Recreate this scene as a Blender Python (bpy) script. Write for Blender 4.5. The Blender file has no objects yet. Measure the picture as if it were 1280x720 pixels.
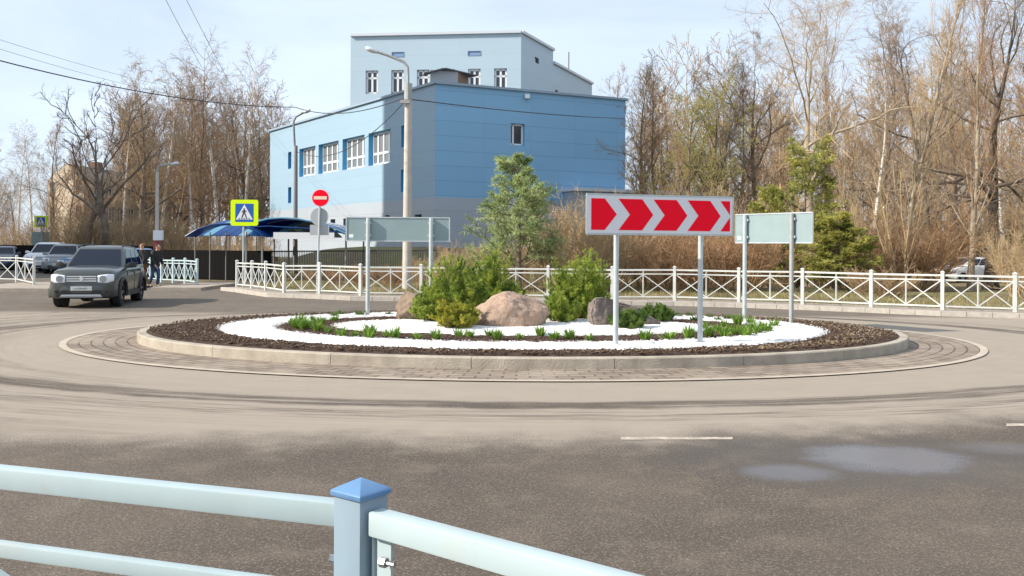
import bpy, bmesh, math, random
import numpy as np
from mathutils import Vector, Matrix
PI = math.pi
R = math.radians
COL = bpy.context.scene.collection
scene = bpy.context.scene
rnd = random.Random(7)

# ------------------------------------------------------------------ camera geometry
F, U0, V0, HC, ROLL = 1110.0, 640.0, 308.0, 1.7, R(0.35)
cR, sR = math.cos(ROLL), math.sin(ROLL)
def ray(px, py):
    u, v = px - U0, V0 - py
    return (u * cR - v * sR) / F, (u * sR + v * cR) / F
def P(px, py, y):
    X, Z = ray(px, py)
    return Vector((X * y, y, HC + Z * y))
def G(px, py, h=0.0):
    X, Z = ray(px, py)
    y = (h - HC) / Z
    return Vector((X * y, y, h))
def on_wall(A, B, px, py):
    """distance along A->B and height where the sight line meets the wall"""
    X, Z = ray(px, py)
    dx, dy = B[0] - A[0], B[1] - A[1]
    L = math.hypot(dx, dy); dx /= L; dy /= L
    y = (A[0] * dy - A[1] * dx) / (X * dy - dx)
    s = (X * y - A[0]) * dx + (y - A[1]) * dy
    return s, HC + Z * y
def smooth(t):
    t = max(0.0, min(1.0, t)); return t * t * (3 - 2 * t)

# ------------------------------------------------------------------ materials
def mat(name, col, rough=0.7, metal=0.0, var=0.0, vscale=8.0, bump=0.0, bscale=60.0, spec=0.5, col2=None, trans=0.0, emit=0.0, coat=0.0):
    m = bpy.data.materials.new(name); m.use_nodes = True
    nt = m.node_tree; b = nt.nodes['Principled BSDF']
    b.inputs['Base Color'].default_value = (*col, 1)
    b.inputs['Roughness'].default_value = rough
    b.inputs['Metallic'].default_value = metal
    b.inputs['Specular IOR Level'].default_value = spec
    if coat: b.inputs['Coat Weight'].default_value = coat; b.inputs['Coat Roughness'].default_value = 0.06
    if var > 0 or col2:
        tc = nt.nodes.new('ShaderNodeTexCoord')
        n = nt.nodes.new('ShaderNodeTexNoise'); n.inputs['Scale'].default_value = vscale; n.inputs['Detail'].default_value = 6; n.inputs['Roughness'].default_value = .65
        nt.links.new(tc.outputs['Object'], n.inputs['Vector'])
        rp = nt.nodes.new('ShaderNodeValToRGB')
        c2 = col2 or tuple(c * (1 - var) for c in col)
        c1 = col if col2 else tuple(min(1, c * (1 + var)) for c in col)
        rp.color_ramp.elements[0].position = .33; rp.color_ramp.elements[1].position = .67
        rp.color_ramp.elements[0].color = (*c2, 1); rp.color_ramp.elements[1].color = (*c1, 1)
        nt.links.new(n.outputs['Fac'], rp.inputs['Fac']); nt.links.new(rp.outputs['Color'], b.inputs['Base Color'])
    if bump > 0:
        tc2 = nt.nodes.new('ShaderNodeTexCoord')
        n2 = nt.nodes.new('ShaderNodeTexNoise'); n2.inputs['Scale'].default_value = bscale; n2.inputs['Detail'].default_value = 5
        nt.links.new(tc2.outputs['Object'], n2.inputs['Vector'])
        bp = nt.nodes.new('ShaderNodeBump'); bp.inputs['Strength'].default_value = bump; bp.inputs['Distance'].default_value = 0.02
        nt.links.new(n2.outputs['Fac'], bp.inputs['Height']); nt.links.new(bp.outputs['Normal'], b.inputs['Normal'])
    return m

def leafmat(name, c1, c2, rough=0.6, scale=3.0, transl=0.3, fine=None):
    """foliage colour varies from clump to clump; a little light passes through"""
    m = bpy.data.materials.new(name); m.use_nodes = True
    nt = m.node_tree; b = nt.nodes['Principled BSDF']; out = nt.nodes['Material Output']
    tc = nt.nodes.new('ShaderNodeTexCoord'); n = nt.nodes.new('ShaderNodeTexNoise')
    n.inputs['Scale'].default_value = scale; n.inputs['Detail'].default_value = 5
    nt.links.new(tc.outputs['Object'], n.inputs['Vector'])
    rp = nt.nodes.new('ShaderNodeValToRGB')
    rp.color_ramp.elements[0].position = .36; rp.color_ramp.elements[1].position = .64
    rp.color_ramp.elements[0].color = (*c1, 1); rp.color_ramp.elements[1].color = (*c2, 1)
    nt.links.new(n.outputs['Fac'], rp.inputs['Fac']); nt.links.new(rp.outputs['Color'], b.inputs['Base Color'])
    b.inputs['Roughness'].default_value = rough
    t = nt.nodes.new('ShaderNodeBsdfTranslucent'); nt.links.new(rp.outputs['Color'], t.inputs['Color'])
    mx = nt.nodes.new('ShaderNodeMixShader'); mx.inputs['Fac'].default_value = transl
    nt.links.new(b.outputs['BSDF'], mx.inputs[1]); nt.links.new(t.outputs['BSDF'], mx.inputs[2])
    nt.links.new(mx.outputs['Shader'], out.inputs['Surface'])
    return m

class NT:
    """tiny helper for hand-built node trees"""
    def __init__(s, name):
        s.m = bpy.data.materials.new(name); s.m.use_nodes = True
        s.t = s.m.node_tree; s.b = s.t.nodes['Principled BSDF']
    def n(s, typ, **kw):
        x = s.t.nodes.new(typ)
        for k, v in kw.items(): setattr(x, k, v)
        return x
    def l(s, a, b): s.t.links.new(a, b)
    def math(s, op, a, b=None, c=None, clamp=False):
        x = s.t.nodes.new('ShaderNodeMath'); x.operation = op; x.use_clamp = clamp
        for i, v in enumerate((a, b, c)):
            if v is None: continue
            if isinstance(v, (int, float)): x.inputs[i].default_value = v
            else: s.l(v, x.inputs[i])
        return x.outputs[0]
    def step(s, v, lo, hi):
        x = s.t.nodes.new('ShaderNodeMapRange'); x.interpolation_type = 'SMOOTHSTEP'
        s.l(v, x.inputs['Value']); x.inputs['From Min'].default_value = lo; x.inputs['From Max'].default_value = hi
        if lo > hi:
            x.inputs['From Min'].default_value = hi; x.inputs['From Max'].default_value = lo
            x.inputs['To Min'].default_value = 1; x.inputs['To Max'].default_value = 0
        return x.outputs[0]
    def noise(s, vec, scale, detail=4, rough=.6):
        x = s.t.nodes.new('ShaderNodeTexNoise'); x.inputs['Scale'].default_value = scale; x.inputs['Detail'].default_value = detail; x.inputs['Roughness'].default_value = rough
        s.l(vec, x.inputs['Vector']); return x.outputs['Fac']
    def mix(s, f, a, b):
        x = s.t.nodes.new('ShaderNodeMix'); x.data_type = 'RGBA'
        if isinstance(f, (int, float)): x.inputs[0].default_value = f
        else: s.l(f, x.inputs[0])
        for i, v in ((6, a), (7, b)):
            if isinstance(v, tuple): x.inputs[i].default_value = (*v, 1)
            else: s.l(v, x.inputs[i])
        return x.outputs[2]
    def bump(s, h, strength, dist):
        x = s.t.nodes.new('ShaderNodeBump'); x.inputs['Strength'].default_value = strength; x.inputs['Distance'].default_value = dist
        s.l(h, x.inputs['Height']); s.l(x.outputs['Normal'], s.b.inputs['Normal'])

# ------------------------------------------------------------------ mesh building
class MB:
    def __init__(s): s.v = []; s.f = []
    def add(s, vs, fs):
        o = len(s.v); s.v += [tuple(v) for v in vs]; s.f += [tuple(i + o for i in f) for f in fs]; return s
    def box(s, c, size, rot=0.0):
        cx, cy, cz = c; a, b, h = [q / 2 for q in size]; cs, sn = math.cos(rot), math.sin(rot)
        vs = []
        for z in (-h, h):
            for x, y in ((-a, -b), (a, -b), (a, b), (-a, b)):
                vs.append((cx + x * cs - y * sn, cy + x * sn + y * cs, cz + z))
        return s.add(vs, [(3, 2, 1, 0), (4, 5, 6, 7), (0, 1, 5, 4), (1, 2, 6, 5), (2, 3, 7, 6), (3, 0, 4, 7)])
    def bar(s, p, q, w, h, up=(0, 0, 1)):
        p, q = Vector(p), Vector(q); d = (q - p).normalized(); up = Vector(up)
        if abs(d.dot(up)) > .99: up = Vector((0, 1, 0))
        a = d.cross(up).normalized(); b = a.cross(d).normalized()
        vs = []
        for o in (p, q):
            for i, j in ((-1, -1), (1, -1), (1, 1), (-1, 1)): vs.append(o + a * (i * w / 2) + b * (j * h / 2))
        return s.add(vs, [(3, 2, 1, 0), (4, 5, 6, 7), (0, 1, 5, 4), (1, 2, 6, 5), (2, 3, 7, 6), (3, 0, 4, 7)])
    def tube(s, pts, rad, n=8, caps=True):
        pts = [Vector(p) for p in pts]; N = len(pts)
        if not hasattr(rad, '__len__'): rad = [rad] * N
        vs = []; prev = None
        for i, p in enumerate(pts):
            d = (pts[min(i + 1, N - 1)] - pts[max(i - 1, 0)]).normalized()
            if prev is None:
                a = d.cross(Vector((0, 0, 1)) if abs(d.z) < .9 else Vector((1, 0, 0))).normalized()
            else:
                a = (prev - d * prev.dot(d)).normalized()
            prev = a; b = d.cross(a)
            for k in range(n):
                t = 2 * PI * k / n; vs.append(p + (a * math.cos(t) + b * math.sin(t)) * rad[i])
        fs = [(i * n + k, i * n + (k + 1) % n, (i + 1) * n + (k + 1) % n, (i + 1) * n + k) for i in range(N - 1) for k in range(n)]
        if caps: fs += [tuple(range(n - 1, -1, -1)), tuple((N - 1) * n + k for k in range(n))]
        return s.add(vs, fs)
    def prism(s, poly, depth, M):
        """poly in local xy, thickness along local z (0..depth), placed by matrix M"""
        n = len(poly)
        vs = [M @ Vector((x, y, 0)) for x, y in poly] + [M @ Vector((x, y, depth)) for x, y in poly]
        fs = [tuple(range(n - 1, -1, -1)), tuple(range(n, 2 * n))] + [(i, (i + 1) % n, n + (i + 1) % n, n + i) for i in range(n)]
        return s.add(vs, fs)
    def loft(s, rings, caps=True, close=True):
        n = len(rings[0]); vs = [p for r in rings for p in r]; fs = []
        for i in range(len(rings) - 1):
            for k in range(n if close else n - 1):
                fs.append((i * n + k, i * n + (k + 1) % n, (i + 1) * n + (k + 1) % n, (i + 1) * n + k))
        if caps: fs += [tuple(range(n - 1, -1, -1)), tuple((len(rings) - 1) * n + k for k in range(n))]
        return s.add(vs, fs)
    def quad(s, a, b, c, d): return s.add([a, b, c, d], [(0, 1, 2, 3)])
    def build(s, name, m, parent=None, world=False, smooth=None, bevel=0.0, recalc=False):
        me = bpy.data.meshes.new(name)
        off = parent.location if (world and parent) else Vector((0, 0, 0))
        me.from_pydata([tuple(Vector(v) - off) for v in s.v], [], s.f); me.validate()
        if recalc or bevel:
            bm = bmesh.new(); bm.from_mesh(me)
            bmesh.ops.remove_doubles(bm, verts=bm.verts, dist=1e-5)
            bmesh.ops.recalc_face_normals(bm, faces=bm.faces)
            if bevel:
                es = [e for e in bm.edges if len(e.link_faces) == 2 and e.calc_face_angle(0) > .5]
                bmesh.ops.bevel(bm, geom=es, offset=bevel, segments=2, affect='EDGES', profile=.6, clamp_overlap=True)
            bm.to_mesh(me); bm.free()
        if smooth is not None:
            me.polygons.foreach_set('use_smooth', [True] * len(me.polygons))
            me.set_sharp_from_angle(angle=R(smooth))
        me.update()
        return link(name, me, m, parent)

def link(name, me, m, parent=None):
    o = bpy.data.objects.new(name, me); COL.objects.link(o)
    if m is not None and not me.materials: me.materials.append(m)
    if parent: o.parent = parent
    return o
def tag(o, label=None, cat=None, group=None, kind=None):
    if label: o['label'] = label
    if cat: o['category'] = cat
    if group: o['group'] = group
    if kind: o['kind'] = kind
    return o
def thing(name, label, cat, loc=(0, 0, 0), rz=0.0, group=None):
    o = bpy.data.objects.new(name, None); COL.objects.link(o); o.empty_display_size = .2
    o.location = loc; o.rotation_euler = (0, 0, rz)
    return tag(o, label, cat, group)
def dup(src, label, loc, rz=0.0, sc=1.0, group=None):
    r = src.copy(); COL.objects.link(r)
    r.location = loc; r.rotation_euler = (0, 0, rz); r.scale = (sc,) * 3 if not hasattr(sc, '__len__') else sc
    r['label'] = label
    if group: r['group'] = group
    for ch in list(src.children):
        c = ch.copy(); COL.objects.link(c); c.parent = r
        for g in ch.children:
            d = g.copy(); COL.objects.link(d); d.parent = c
    return r
ORD = ['first', 'second', 'third', 'fourth', 'fifth', 'sixth', 'seventh', 'eighth', 'ninth', 'tenth', 'eleventh', 'twelfth', 'thirteenth', 'fourteenth',
       'fifteenth', 'sixteenth', 'seventeenth', 'eighteenth', 'nineteenth', 'twentieth']

def np_mesh(name, verts, faces_list):
    """verts (N,3); faces_list: arrays (M,k) of vertex indices"""
    me = bpy.data.meshes.new(name)
    me.vertices.add(len(verts)); me.vertices.foreach_set('co', np.asarray(verts, np.float32).ravel())
    tot = np.concatenate([np.full(len(f), f.shape[1], np.int32) for f in faces_list])
    idx = np.concatenate([f.ravel() for f in faces_list]).astype(np.int32)
    me.loops.add(len(idx)); me.loops.foreach_set('vertex_index', idx)
    me.polygons.add(len(tot)); st = np.concatenate([[0], np.cumsum(tot)[:-1]]).astype(np.int32)
    me.polygons.foreach_set('loop_start', st)
    try: me.polygons.foreach_set('loop_total', tot)
    except Exception: pass
    me.update(calc_edges=True); return me

# ------------------------------------------------------------------ terrain
def S(t): t = np.clip(t, 0, 1); return t * t * (3 - 2 * t)
FPX = [(296, 358.6), (314.7, 360.5), (332, 363), (355, 366), (399, 367.4), (450, 369.6), (526, 370.6), (605, 371.6), (684.6, 373), (765, 374.6),
       (843, 375.6), (923, 377.7), (1003, 380.3), (1088, 383.6), (1178, 387.5), (1268, 390), (1362, 392.5), (1460, 395)]
FPTS = [G(x, y, .12) for x, y in FPX]
FX = np.array([p.x for p in FPTS]); FY = np.array([p.y for p in FPTS])
def yfence(x):
    return np.where(np.asarray(x) < FX[0], 1e3, np.interp(x, FX, FY))
def terrain(x, y):
    x = np.asarray(x, float); y = np.asarray(y, float)
    rise = 1.5 * S((y - 42.5) / 15) * S((x + 17) / 6) * (1 - S((x - 9) / 8))
    sink = -.45 * S((x - 8) / 10) * S((y - 28) / 20)
    far = .03 * np.clip(y - 90, 0, 100) * 0
    base = -.03 + .11 * S((y - yfence(x) - .2) / .8) + np.where(x < FX[0], .08 * S((y - 44) / 3) * S((x + 19) / 3), 0)
    return base + rise + sink + far
def tz(x, y): return float(terrain(x, y))
# ------------------------------------------------------------------ world, sun, camera
SUN = Vector((-.962, -.272, 0)).normalized(); ELEV = R(34)
SUND = Vector((SUN.x * math.cos(ELEV), SUN.y * math.cos(ELEV), math.sin(ELEV)))
w = bpy.data.worlds.new('World'); scene.world = w; w.use_nodes = True
nt = w.node_tree; bg = nt.nodes['Background']
sky = nt.nodes.new('ShaderNodeTexSky'); sky.sky_type = 'NISHITA'; sky.sun_disc = False
sky.sun_elevation = ELEV; sky.sun_rotation = math.atan2(SUN.x, SUN.y) % (2 * PI)
sky.air_density = 1.0; sky.dust_density = 1.2; sky.ozone_density = 1.0
tc = nt.nodes.new('ShaderNodeTexCoord')
mp = nt.nodes.new('ShaderNodeMapping'); mp.inputs['Scale'].default_value = (1.2, 1.2, 4.5)
nt.links.new(tc.outputs['Generated'], mp.inputs['Vector'])
nz = nt.nodes.new('ShaderNodeTexNoise'); nz.inputs['Scale'].default_value = 1.6; nz.inputs['Detail'].default_value = 7; nz.inputs['Roughness'].default_value = .55; nz.inputs['Distortion'].default_value = .4
nt.links.new(mp.outputs['Vector'], nz.inputs['Vector'])
rp = nt.nodes.new('ShaderNodeValToRGB'); rp.color_ramp.elements[0].position = .3; rp.color_ramp.elements[1].position = .72
rp.color_ramp.elements[0].color = (.52, .52, .52, 1); rp.color_ramp.elements[1].color = (.97, .97, .97, 1)
nt.links.new(nz.outputs['Fac'], rp.inputs['Fac'])
mx = nt.nodes.new('ShaderNodeMix'); mx.data_type = 'RGBA'
nt.links.new(rp.outputs['Color'], mx.inputs[0]); nt.links.new(sky.outputs['Color'], mx.inputs[6]); mx.inputs[7].default_value = (7.0, 8.1, 9.6, 1)   # thin high cloud
nt.links.new(mx.outputs[2], bg.inputs['Color']); bg.inputs['Strength'].default_value = .10
sl = bpy.data.lights.new('sun', 'SUN'); sl.energy = 5.0; sl.angle = R(.55); sl.color = (1, .92, .80)
so = bpy.data.objects.new('sun', sl); COL.objects.link(so); so.rotation_euler = SUND.to_track_quat('Z', 'Y').to_euler(); so.location = (-30, -10, 40)
cam = bpy.data.cameras.new('camera'); co = bpy.data.objects.new('camera', cam); COL.objects.link(co)
cam.sensor_width = 36; cam.lens = 36 * F / 1280; cam.shift_y = -(360 - V0) / 1280; cam.clip_end = 2000; cam.clip_start = .05
co.matrix_world = Matrix.Translation((0, 0, HC)) @ Matrix.Rotation(R(90), 4, 'X') @ Matrix.Rotation(ROLL, 4, 'Z')
scene.camera = co
scene.view_settings.view_transform = 'Standard'; scene.view_settings.look = 'None'; scene.view_settings.exposure = 0.42; scene.view_settings.gamma = 1
scene.render.engine = 'CYCLES'; scene.cycles.max_bounces = 6; scene.cycles.transparent_max_bounces = 8; scene.cycles.use_denoising = True

# ------------------------------------------------------------------ ground
xs = np.concatenate([[-900, -500, -250, -120, -80], np.arange(-60, 61, 1.0), [80, 120, 250, 500, 900]])
ys = np.concatenate([[-200, -60, -20], np.arange(-8, 121, 1.0), [150, 250, 500, 900, 1500]])
XX, YY = np.meshgrid(xs, ys); ZZ = terrain(XX, YY)
grng = np.random.default_rng(3)
ZZ = ZZ + np.where((YY > yfence(XX) + 1.5) & (YY < 120), grng.normal(0, .035, XX.shape), 0)
nx, ny = len(xs), len(ys)
ii = (np.arange(ny - 1)[:, None] * nx + np.arange(nx - 1)[None]).ravel()
gm = np_mesh('ground', np.stack([XX, YY, ZZ], -1).reshape(-1, 3), [np.stack([ii, ii + 1, ii + nx + 1, ii + nx], 1)])
g = NT('ground_mat'); pos = g.n('ShaderNodeNewGeometry').outputs['Position']
n1 = g.noise(pos, .35, 5); n2 = g.noise(pos, 3.0, 6, .7); n3 = g.noise(pos, 28, 4, .7)
c = g.mix(g.step(n1, .40, .58), (.19, .135, .075), (.20, .185, .065))
c = g.mix(g.math('MULTIPLY', g.step(n2, .45, .7), .7), c, (.085, .06, .04))
c = g.mix(g.math('MULTIPLY', g.step(n3, .5, .72), .6), c, (.29, .24, .13))
g.l(c, g.b.inputs['Base Color']); g.b.inputs['Roughness'].default_value = .95; g.bump(n3, .8, .06)
gm.polygons.foreach_set('use_smooth', [True] * len(gm.polygons))
tag(link('ground', gm, g.m), 'brown and olive spring ground with old leaves beyond the road', 'ground', kind='structure')

# ------------------------------------------------------------------ road
ECX, ECY = .2, 16.6
def ell(a, b, t): return (ECX + a * math.cos(t), ECY + b * math.sin(t))
a = NT('asphalt'); pos = a.n('ShaderNodeNewGeometry').outputs['Position']
sx = a.n('ShaderNodeSeparateXYZ'); a.l(pos, sx.inputs[0]); X, Y = sx.outputs[0], sx.outputs[1]
dx = a.math('SUBTRACT', X, ECX); dy = a.math('SUBTRACT', Y, ECY)
ex = a.math('DIVIDE', dx, 8.2); ey = a.math('DIVIDE', dy, 5.5)
e = a.math('SQRT', a.math('ADD', a.math('MULTIPLY', ex, ex), a.math('MULTIPLY', ey, ey)))
ang = a.math('ARCTAN2', ey, ex)
big = a.noise(pos, .45, 4); med = a.noise(pos, 1.8, 5, .65); fine = a.noise(pos, 52, 3, .8)
vor = a.n('ShaderNodeTexVoronoi'); vor.inputs['Scale'].default_value = 120; a.l(pos, vor.inputs['Vector'])
grit = vor.outputs['Color']; sg = a.n('ShaderNodeSeparateColor'); a.l(grit, sg.inputs[0]); gr = sg.outputs[0]
cv = a.n('ShaderNodeCombineXYZ'); a.l(a.math('MULTIPLY', ang, 2.2), cv.inputs[0]); a.l(a.math('MULTIPLY', e, 26.0), cv.inputs[1])
streak = a.noise(cv.outputs[0], 1.0, 5, .7)
cv2 = a.n('ShaderNodeCombineXYZ'); a.l(a.math('MULTIPLY', ang, 6.0), cv2.inputs[0]); a.l(a.math('MULTIPLY', e, 90.0), cv2.inputs[1])
streak2 = a.noise(cv2.outputs[0], 1.0, 4, .7)
# dry sandy dust swept round the island; bare asphalt on the near lane and along the far kerb
edge = a.math('ADD', a.math('ADD', Y, a.math('MULTIPLY', a.math('SUBTRACT', med, .5), .75)), a.math('MULTIPLY', a.math('SUBTRACT', big, .5), .8))
xr = a.math('MAXIMUM', a.math('SUBTRACT', X, 1.2), 0.0); edge = a.math('SUBTRACT', edge, a.math('MULTIPLY', xr, .30))
near_dark = a.step(a.math('ADD', edge, a.math('MULTIPLY', a.math('SUBTRACT', fine, .5), 1.6)), 8.35, 7.2)
far_dark = a.math('MULTIPLY', a.step(a.math('ADD', Y, a.math('MULTIPLY', a.math('SUBTRACT', med, .5), 1.0)), 21.6, 22.6), .85)
ring = a.math('MULTIPLY', a.step(a.math('ABSOLUTE', a.math('SUBTRACT', a.math('ADD', e, a.math('MULTIPLY', a.math('SUBTRACT', big, .5), .10)), 1.285)), .055, .02), a.step(streak, .33, .52))
ring2 = a.math('MULTIPLY', a.step(a.math('ABSOLUTE', a.math('SUBTRACT', e, 1.40)), .07, .02), a.math('MULTIPLY', a.step(streak2, .46, .58), .7))
leftf = a.step(X, -1.0, -7.0)
trk = a.math('MULTIPLY', a.math('MULTIPLY', a.step(streak, .42, .62), leftf), a.step(e, 1.08, 1.2))
dark = a.math('MAXIMUM', a.math('MAXIMUM', near_dark, far_dark), a.math('MAXIMUM', a.math('MULTIPLY', ring, 1.0), a.math('MAXIMUM', ring2, a.math('MULTIPLY', trk, a.step(med, .25, .75)))))
sand = a.mix(med, (.29, .243, .192), (.36, .307, .248))
sand = a.mix(a.math('MULTIPLY', a.step(streak2, .4, .7), .25), sand, (.22, .18, .145))
asp = a.mix(a.step(big, .3, .7), (.078, .060, .044), (.130, .101, .075))
asp = a.mix(a.step(med, .48, .72), asp, (.165, .130, .097))
asp = a.mix(a.math('MULTIPLY', a.step(gr, .6, .95), .6), asp, (.29, .235, .18))
asp = a.mix(a.math('MULTIPLY', a.step(fine, .58, .40), .65), asp, (.055, .047, .042))
col = a.mix(dark, sand, asp)
# two damp, sky-reflecting patches on the near lane
def blob(cx, cy, rx, ry):
    bx = a.math('DIVIDE', a.math('SUBTRACT', X, cx), rx); by = a.math('DIVIDE', a.math('SUBTRACT', Y, cy), ry)
    d = a.math('SQRT', a.math('ADD', a.math('MULTIPLY', bx, bx), a.math('MULTIPLY', by, by)))
    return a.math('ADD', d, a.math('MULTIPLY', a.math('SUBTRACT', med, .5), 1.1))
wp = G(1112, 573); wq = G(985, 590); wr = G(1262, 560); wu = G(1040, 566)
wet = a.step(a.math('ADD', blob(wp.x, wp.y, .62, .48), a.math('MULTIPLY', a.math('SUBTRACT', fine, .5), .7)), 1.25, .70)
wet2 = a.math('MULTIPLY', a.step(blob(wq.x, wq.y, .36, .26), 1.25, .5), .6); wet3 = a.math('MULTIPLY', a.step(blob(wr.x, wr.y, .5, .25), 1.3, .4), .3)
damp = a.math('MULTIPLY', a.step(blob(wp.x - .15, wp.y, 2.0, 1.0), 1.15, .55), .75)
wet = a.math('MAXIMUM', wet, a.math('MAXIMUM', wet2, wet3))
col = a.mix(a.math('MULTIPLY', damp, .7), col, (.075, .066, .060))
col = a.mix(a.math('MULTIPLY', wet, .8), col, (.135, .137, .155))  # wet colour paler and bluer, painting in part of the sky's reflection
a.l(col, a.b.inputs['Base Color'])
a.l(a.math('SUBTRACT', a.math('SUBTRACT', .92, a.math('MULTIPLY', damp, .2)), a.math('MULTIPLY', wet, .56)), a.b.inputs['Roughness'])
dryf = a.math('SUBTRACT', 1.0, a.math('MULTIPLY', wet, .96))
a.l(a.math('ADD', .4, a.math('MULTIPLY', wet, .6)), a.b.inputs['Specular IOR Level'])
a.bump(a.math('MULTIPLY', a.math('ADD', gr, a.math('MULTIPLY', fine, .8)), dryf), .55, .008)
poly = [(-90, -10), (60, -10), (60, FPTS[-1].y)] + [(p.x, p.y - .1) for p in reversed(FPTS)] + [(-10.75, 41.5), (-17.5, 41.5), (-18.5, 90), (-90, 90)]
me = bpy.data.meshes.new('road'); me.from_pydata([(x, y, 0) for x, y in poly], [], [tuple(range(len(poly)))])
tag(link('road', me, a.m), 'dusty asphalt roadway curving round the planted island', 'road', kind='structure')

# pavement with kerb under the long railing
conc = mat('kerb_concrete', (.44, .40, .35), .85, var=.16, vscale=5, bump=.35, bscale=70)
pave = mat('pavement', (.33, .28, .23), .9, var=.2, vscale=2.5, bump=.3, bscale=40)
def offset(pts, d):
    out = []
    for i in range(len(pts)):
        t = (pts[min(i + 1, len(pts) - 1)] - pts[max(i - 1, 0)]); n = Vector((t.y, -t.x, 0)).normalized()
        out.append(pts[i] + n * d)
    return out
ctr = [Vector((p.x, p.y, 0)) for p in FPTS]
o1, o2, o3 = offset(ctr, .62), offset(ctr, .47), offset(ctr, -.75)
m_ = MB()
for i in range(len(ctr) - 1):
    for k in range(3):
        A = o1[i].lerp(o1[i + 1], k / 3 + .003); B = o1[i].lerp(o1[i + 1], (k + 1) / 3 - .003)
        C = o2[i].lerp(o2[i + 1], (k + 1) / 3 - .003); D = o2[i].lerp(o2[i + 1], k / 3 + .003)
        m_.add([(q.x, q.y, z) for z in (-.05, .125) for q in (A, B, C, D)], [(4, 5, 6, 7), (0, 1, 5, 4), (1, 2, 6, 5), (2, 3, 7, 6), (3, 0, 4, 7)])
tag(m_.build('kerb', conc, recalc=True), 'pale concrete kerb along the far side of the road', 'kerb', kind='structure')
m_ = MB()
for i in range(len(ctr) - 1):
    A, B, C, D = o2[i], o2[i + 1], o3[i + 1], o3[i]
    m_.quad((A.x, A.y, .118), (B.x, B.y, .118), (C.x, C.y, .118), (D.x, D.y, .118))
tag(m_.build('pavement', pave), 'narrow dusty pavement under the long white railing', 'pavement', kind='structure')
# low kerbed pavement at the left of the street
A, B = G(-70, 360.5, .12), G(60, 361, .12)
m_ = MB(); m_.add([(A.x, A.y, -.02), (B.x, B.y, -.02), (B.x + .1, B.y + 5.5, -.02), (A.x, A.y + 5.5, -.02), (A.x, A.y, .13), (B.x, B.y, .13), (B.x + .1, B.y + 5.5, .13), (A.x, A.y + 5.5, .13)],
              [(4, 5, 6, 7), (0, 1, 5, 4), (1, 2, 6, 5), (3, 0, 4, 7)])
tag(m_.build('pavement', pave), 'kerbed pavement corner at the left behind the dark car', 'pavement', kind='structure')
A, B = G(184, 360, .1), G(250, 360, .1)
m_ = MB(); m_.box(((A.x + B.x) / 2, (A.y + B.y) / 2 + 2.4, .05), (B.x - A.x, 4.4, .12))
tag(m_.build('pavement', pave), 'small pavement corner under the short blue railing', 'pavement', kind='structure')

# painted line dashes on the road
paint = mat('road_paint', (.40, .34, .275), .9, var=.4, vscale=10, bump=.2, bscale=90)
for (x0, x1, yy, lab) in ((776, 916, 548.5, 'worn white lane dash in front of the island'), (1258, 1330, 531.5, 'white lane dash at the right edge of the road')):
    A, B = G(x0, yy + 1.6), G(x1, yy + 1.6 - .003 * (x1 - x0)); A2, B2 = G(x0, yy - 1.7), G(x1, yy - 1.7)
    m_ = MB(); m_.quad((A.x, A.y, .004), (B.x, B.y, .004), (B2.x, B2.y, .004), (A2.x, A2.y, .004))
    tag(m_.build('road_marking', paint), lab, 'road marking', kind='structure')

# ------------------------------------------------------------------ island
def ring_mesh(name, o, i, z, n=160, rad=1, noise=0.0, seed=0, uv=False, edge=0.0, drop=0.0):
    rg = np.random.default_rng(seed); vs = []; fs = []
    for r in range(rad + 1):
        t = r / rad
        for k in range(n):
            th = 2 * PI * k / n; A_ = o[0] + (i[0] - o[0]) * t; B_ = o[1] + (i[1] - o[1]) * t
            x, y = ell(A_, B_, th); dz = rg.normal(0, noise) if noise and 0 < r < rad else 0
            if edge and r in (0, rad): x += rg.normal(0, edge); y += rg.normal(0, edge)
            zz = z + dz - (drop if r in (0, rad) else 0)
            vs.append((x, y, zz))
    for r in range(rad):
        for k in range(n): fs.append((r * n + k, r * n + (k + 1) % n, (r + 1) * n + (k + 1) % n, (r + 1) * n + k))
    me = bpy.data.meshes.new(name); me.from_pydata(vs, [], fs)
    return me
# sett apron: uv = running length and radial distance
ap = NT('setts'); uvn = ap.n('ShaderNodeTexCoord').outputs['UV']
wob = ap.noise(uvn, 1.3, 3); 
br = ap.n('ShaderNodeTexBrick'); ap.l(uvn, br.inputs['Vector']); br.inputs['Scale'].default_value = 1.0
br.inputs['Brick Width'].default_value = .34; br.inputs['Row Height'].default_value = .19; br.inputs['Mortar Size'].default_value = .015; br.inputs['Mortar Smooth'].default_value = .3
br.inputs['Color1'].default_value = (.29, .23, .175, 1); br.inputs['Color2'].default_value = (.185, .143, .108, 1); br.inputs['Mortar'].default_value = (.085, .066, .05, 1)
nn = ap.noise(uvn, .9, 5); nf = ap.noise(uvn, 14, 4)
c = ap.mix(ap.math('MULTIPLY', ap.step(nn, .45, .66), .6), br.outputs['Color'], (.36, .295, .23))
c = ap.mix(ap.math('MULTIPLY', ap.step(nf, .5, .75), .5), c, (.16, .13, .105))
ap.l(c, ap.b.inputs['Base Color']); ap.b.inputs['Roughness'].default_value = .9
ap.bump(ap.math('SUBTRACT', ap.math('MULTIPLY', nf, .3), br.outputs['Fac']), .9, .02)
n = 200; me = ring_mesh('paved_apron', (8.08, 5.38), (6.94, 4.38), .012, n, 6)
uvl = me.uv_layers.new(name='UVMap'); arc = [0]
for k in range(n):
    p0, p1 = ell(7.5, 4.9, 2 * PI * k / n), ell(7.5, 4.9, 2 * PI * (k + 1) / n); arc.append(arc[-1] + math.dist(p0, p1))
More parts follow.
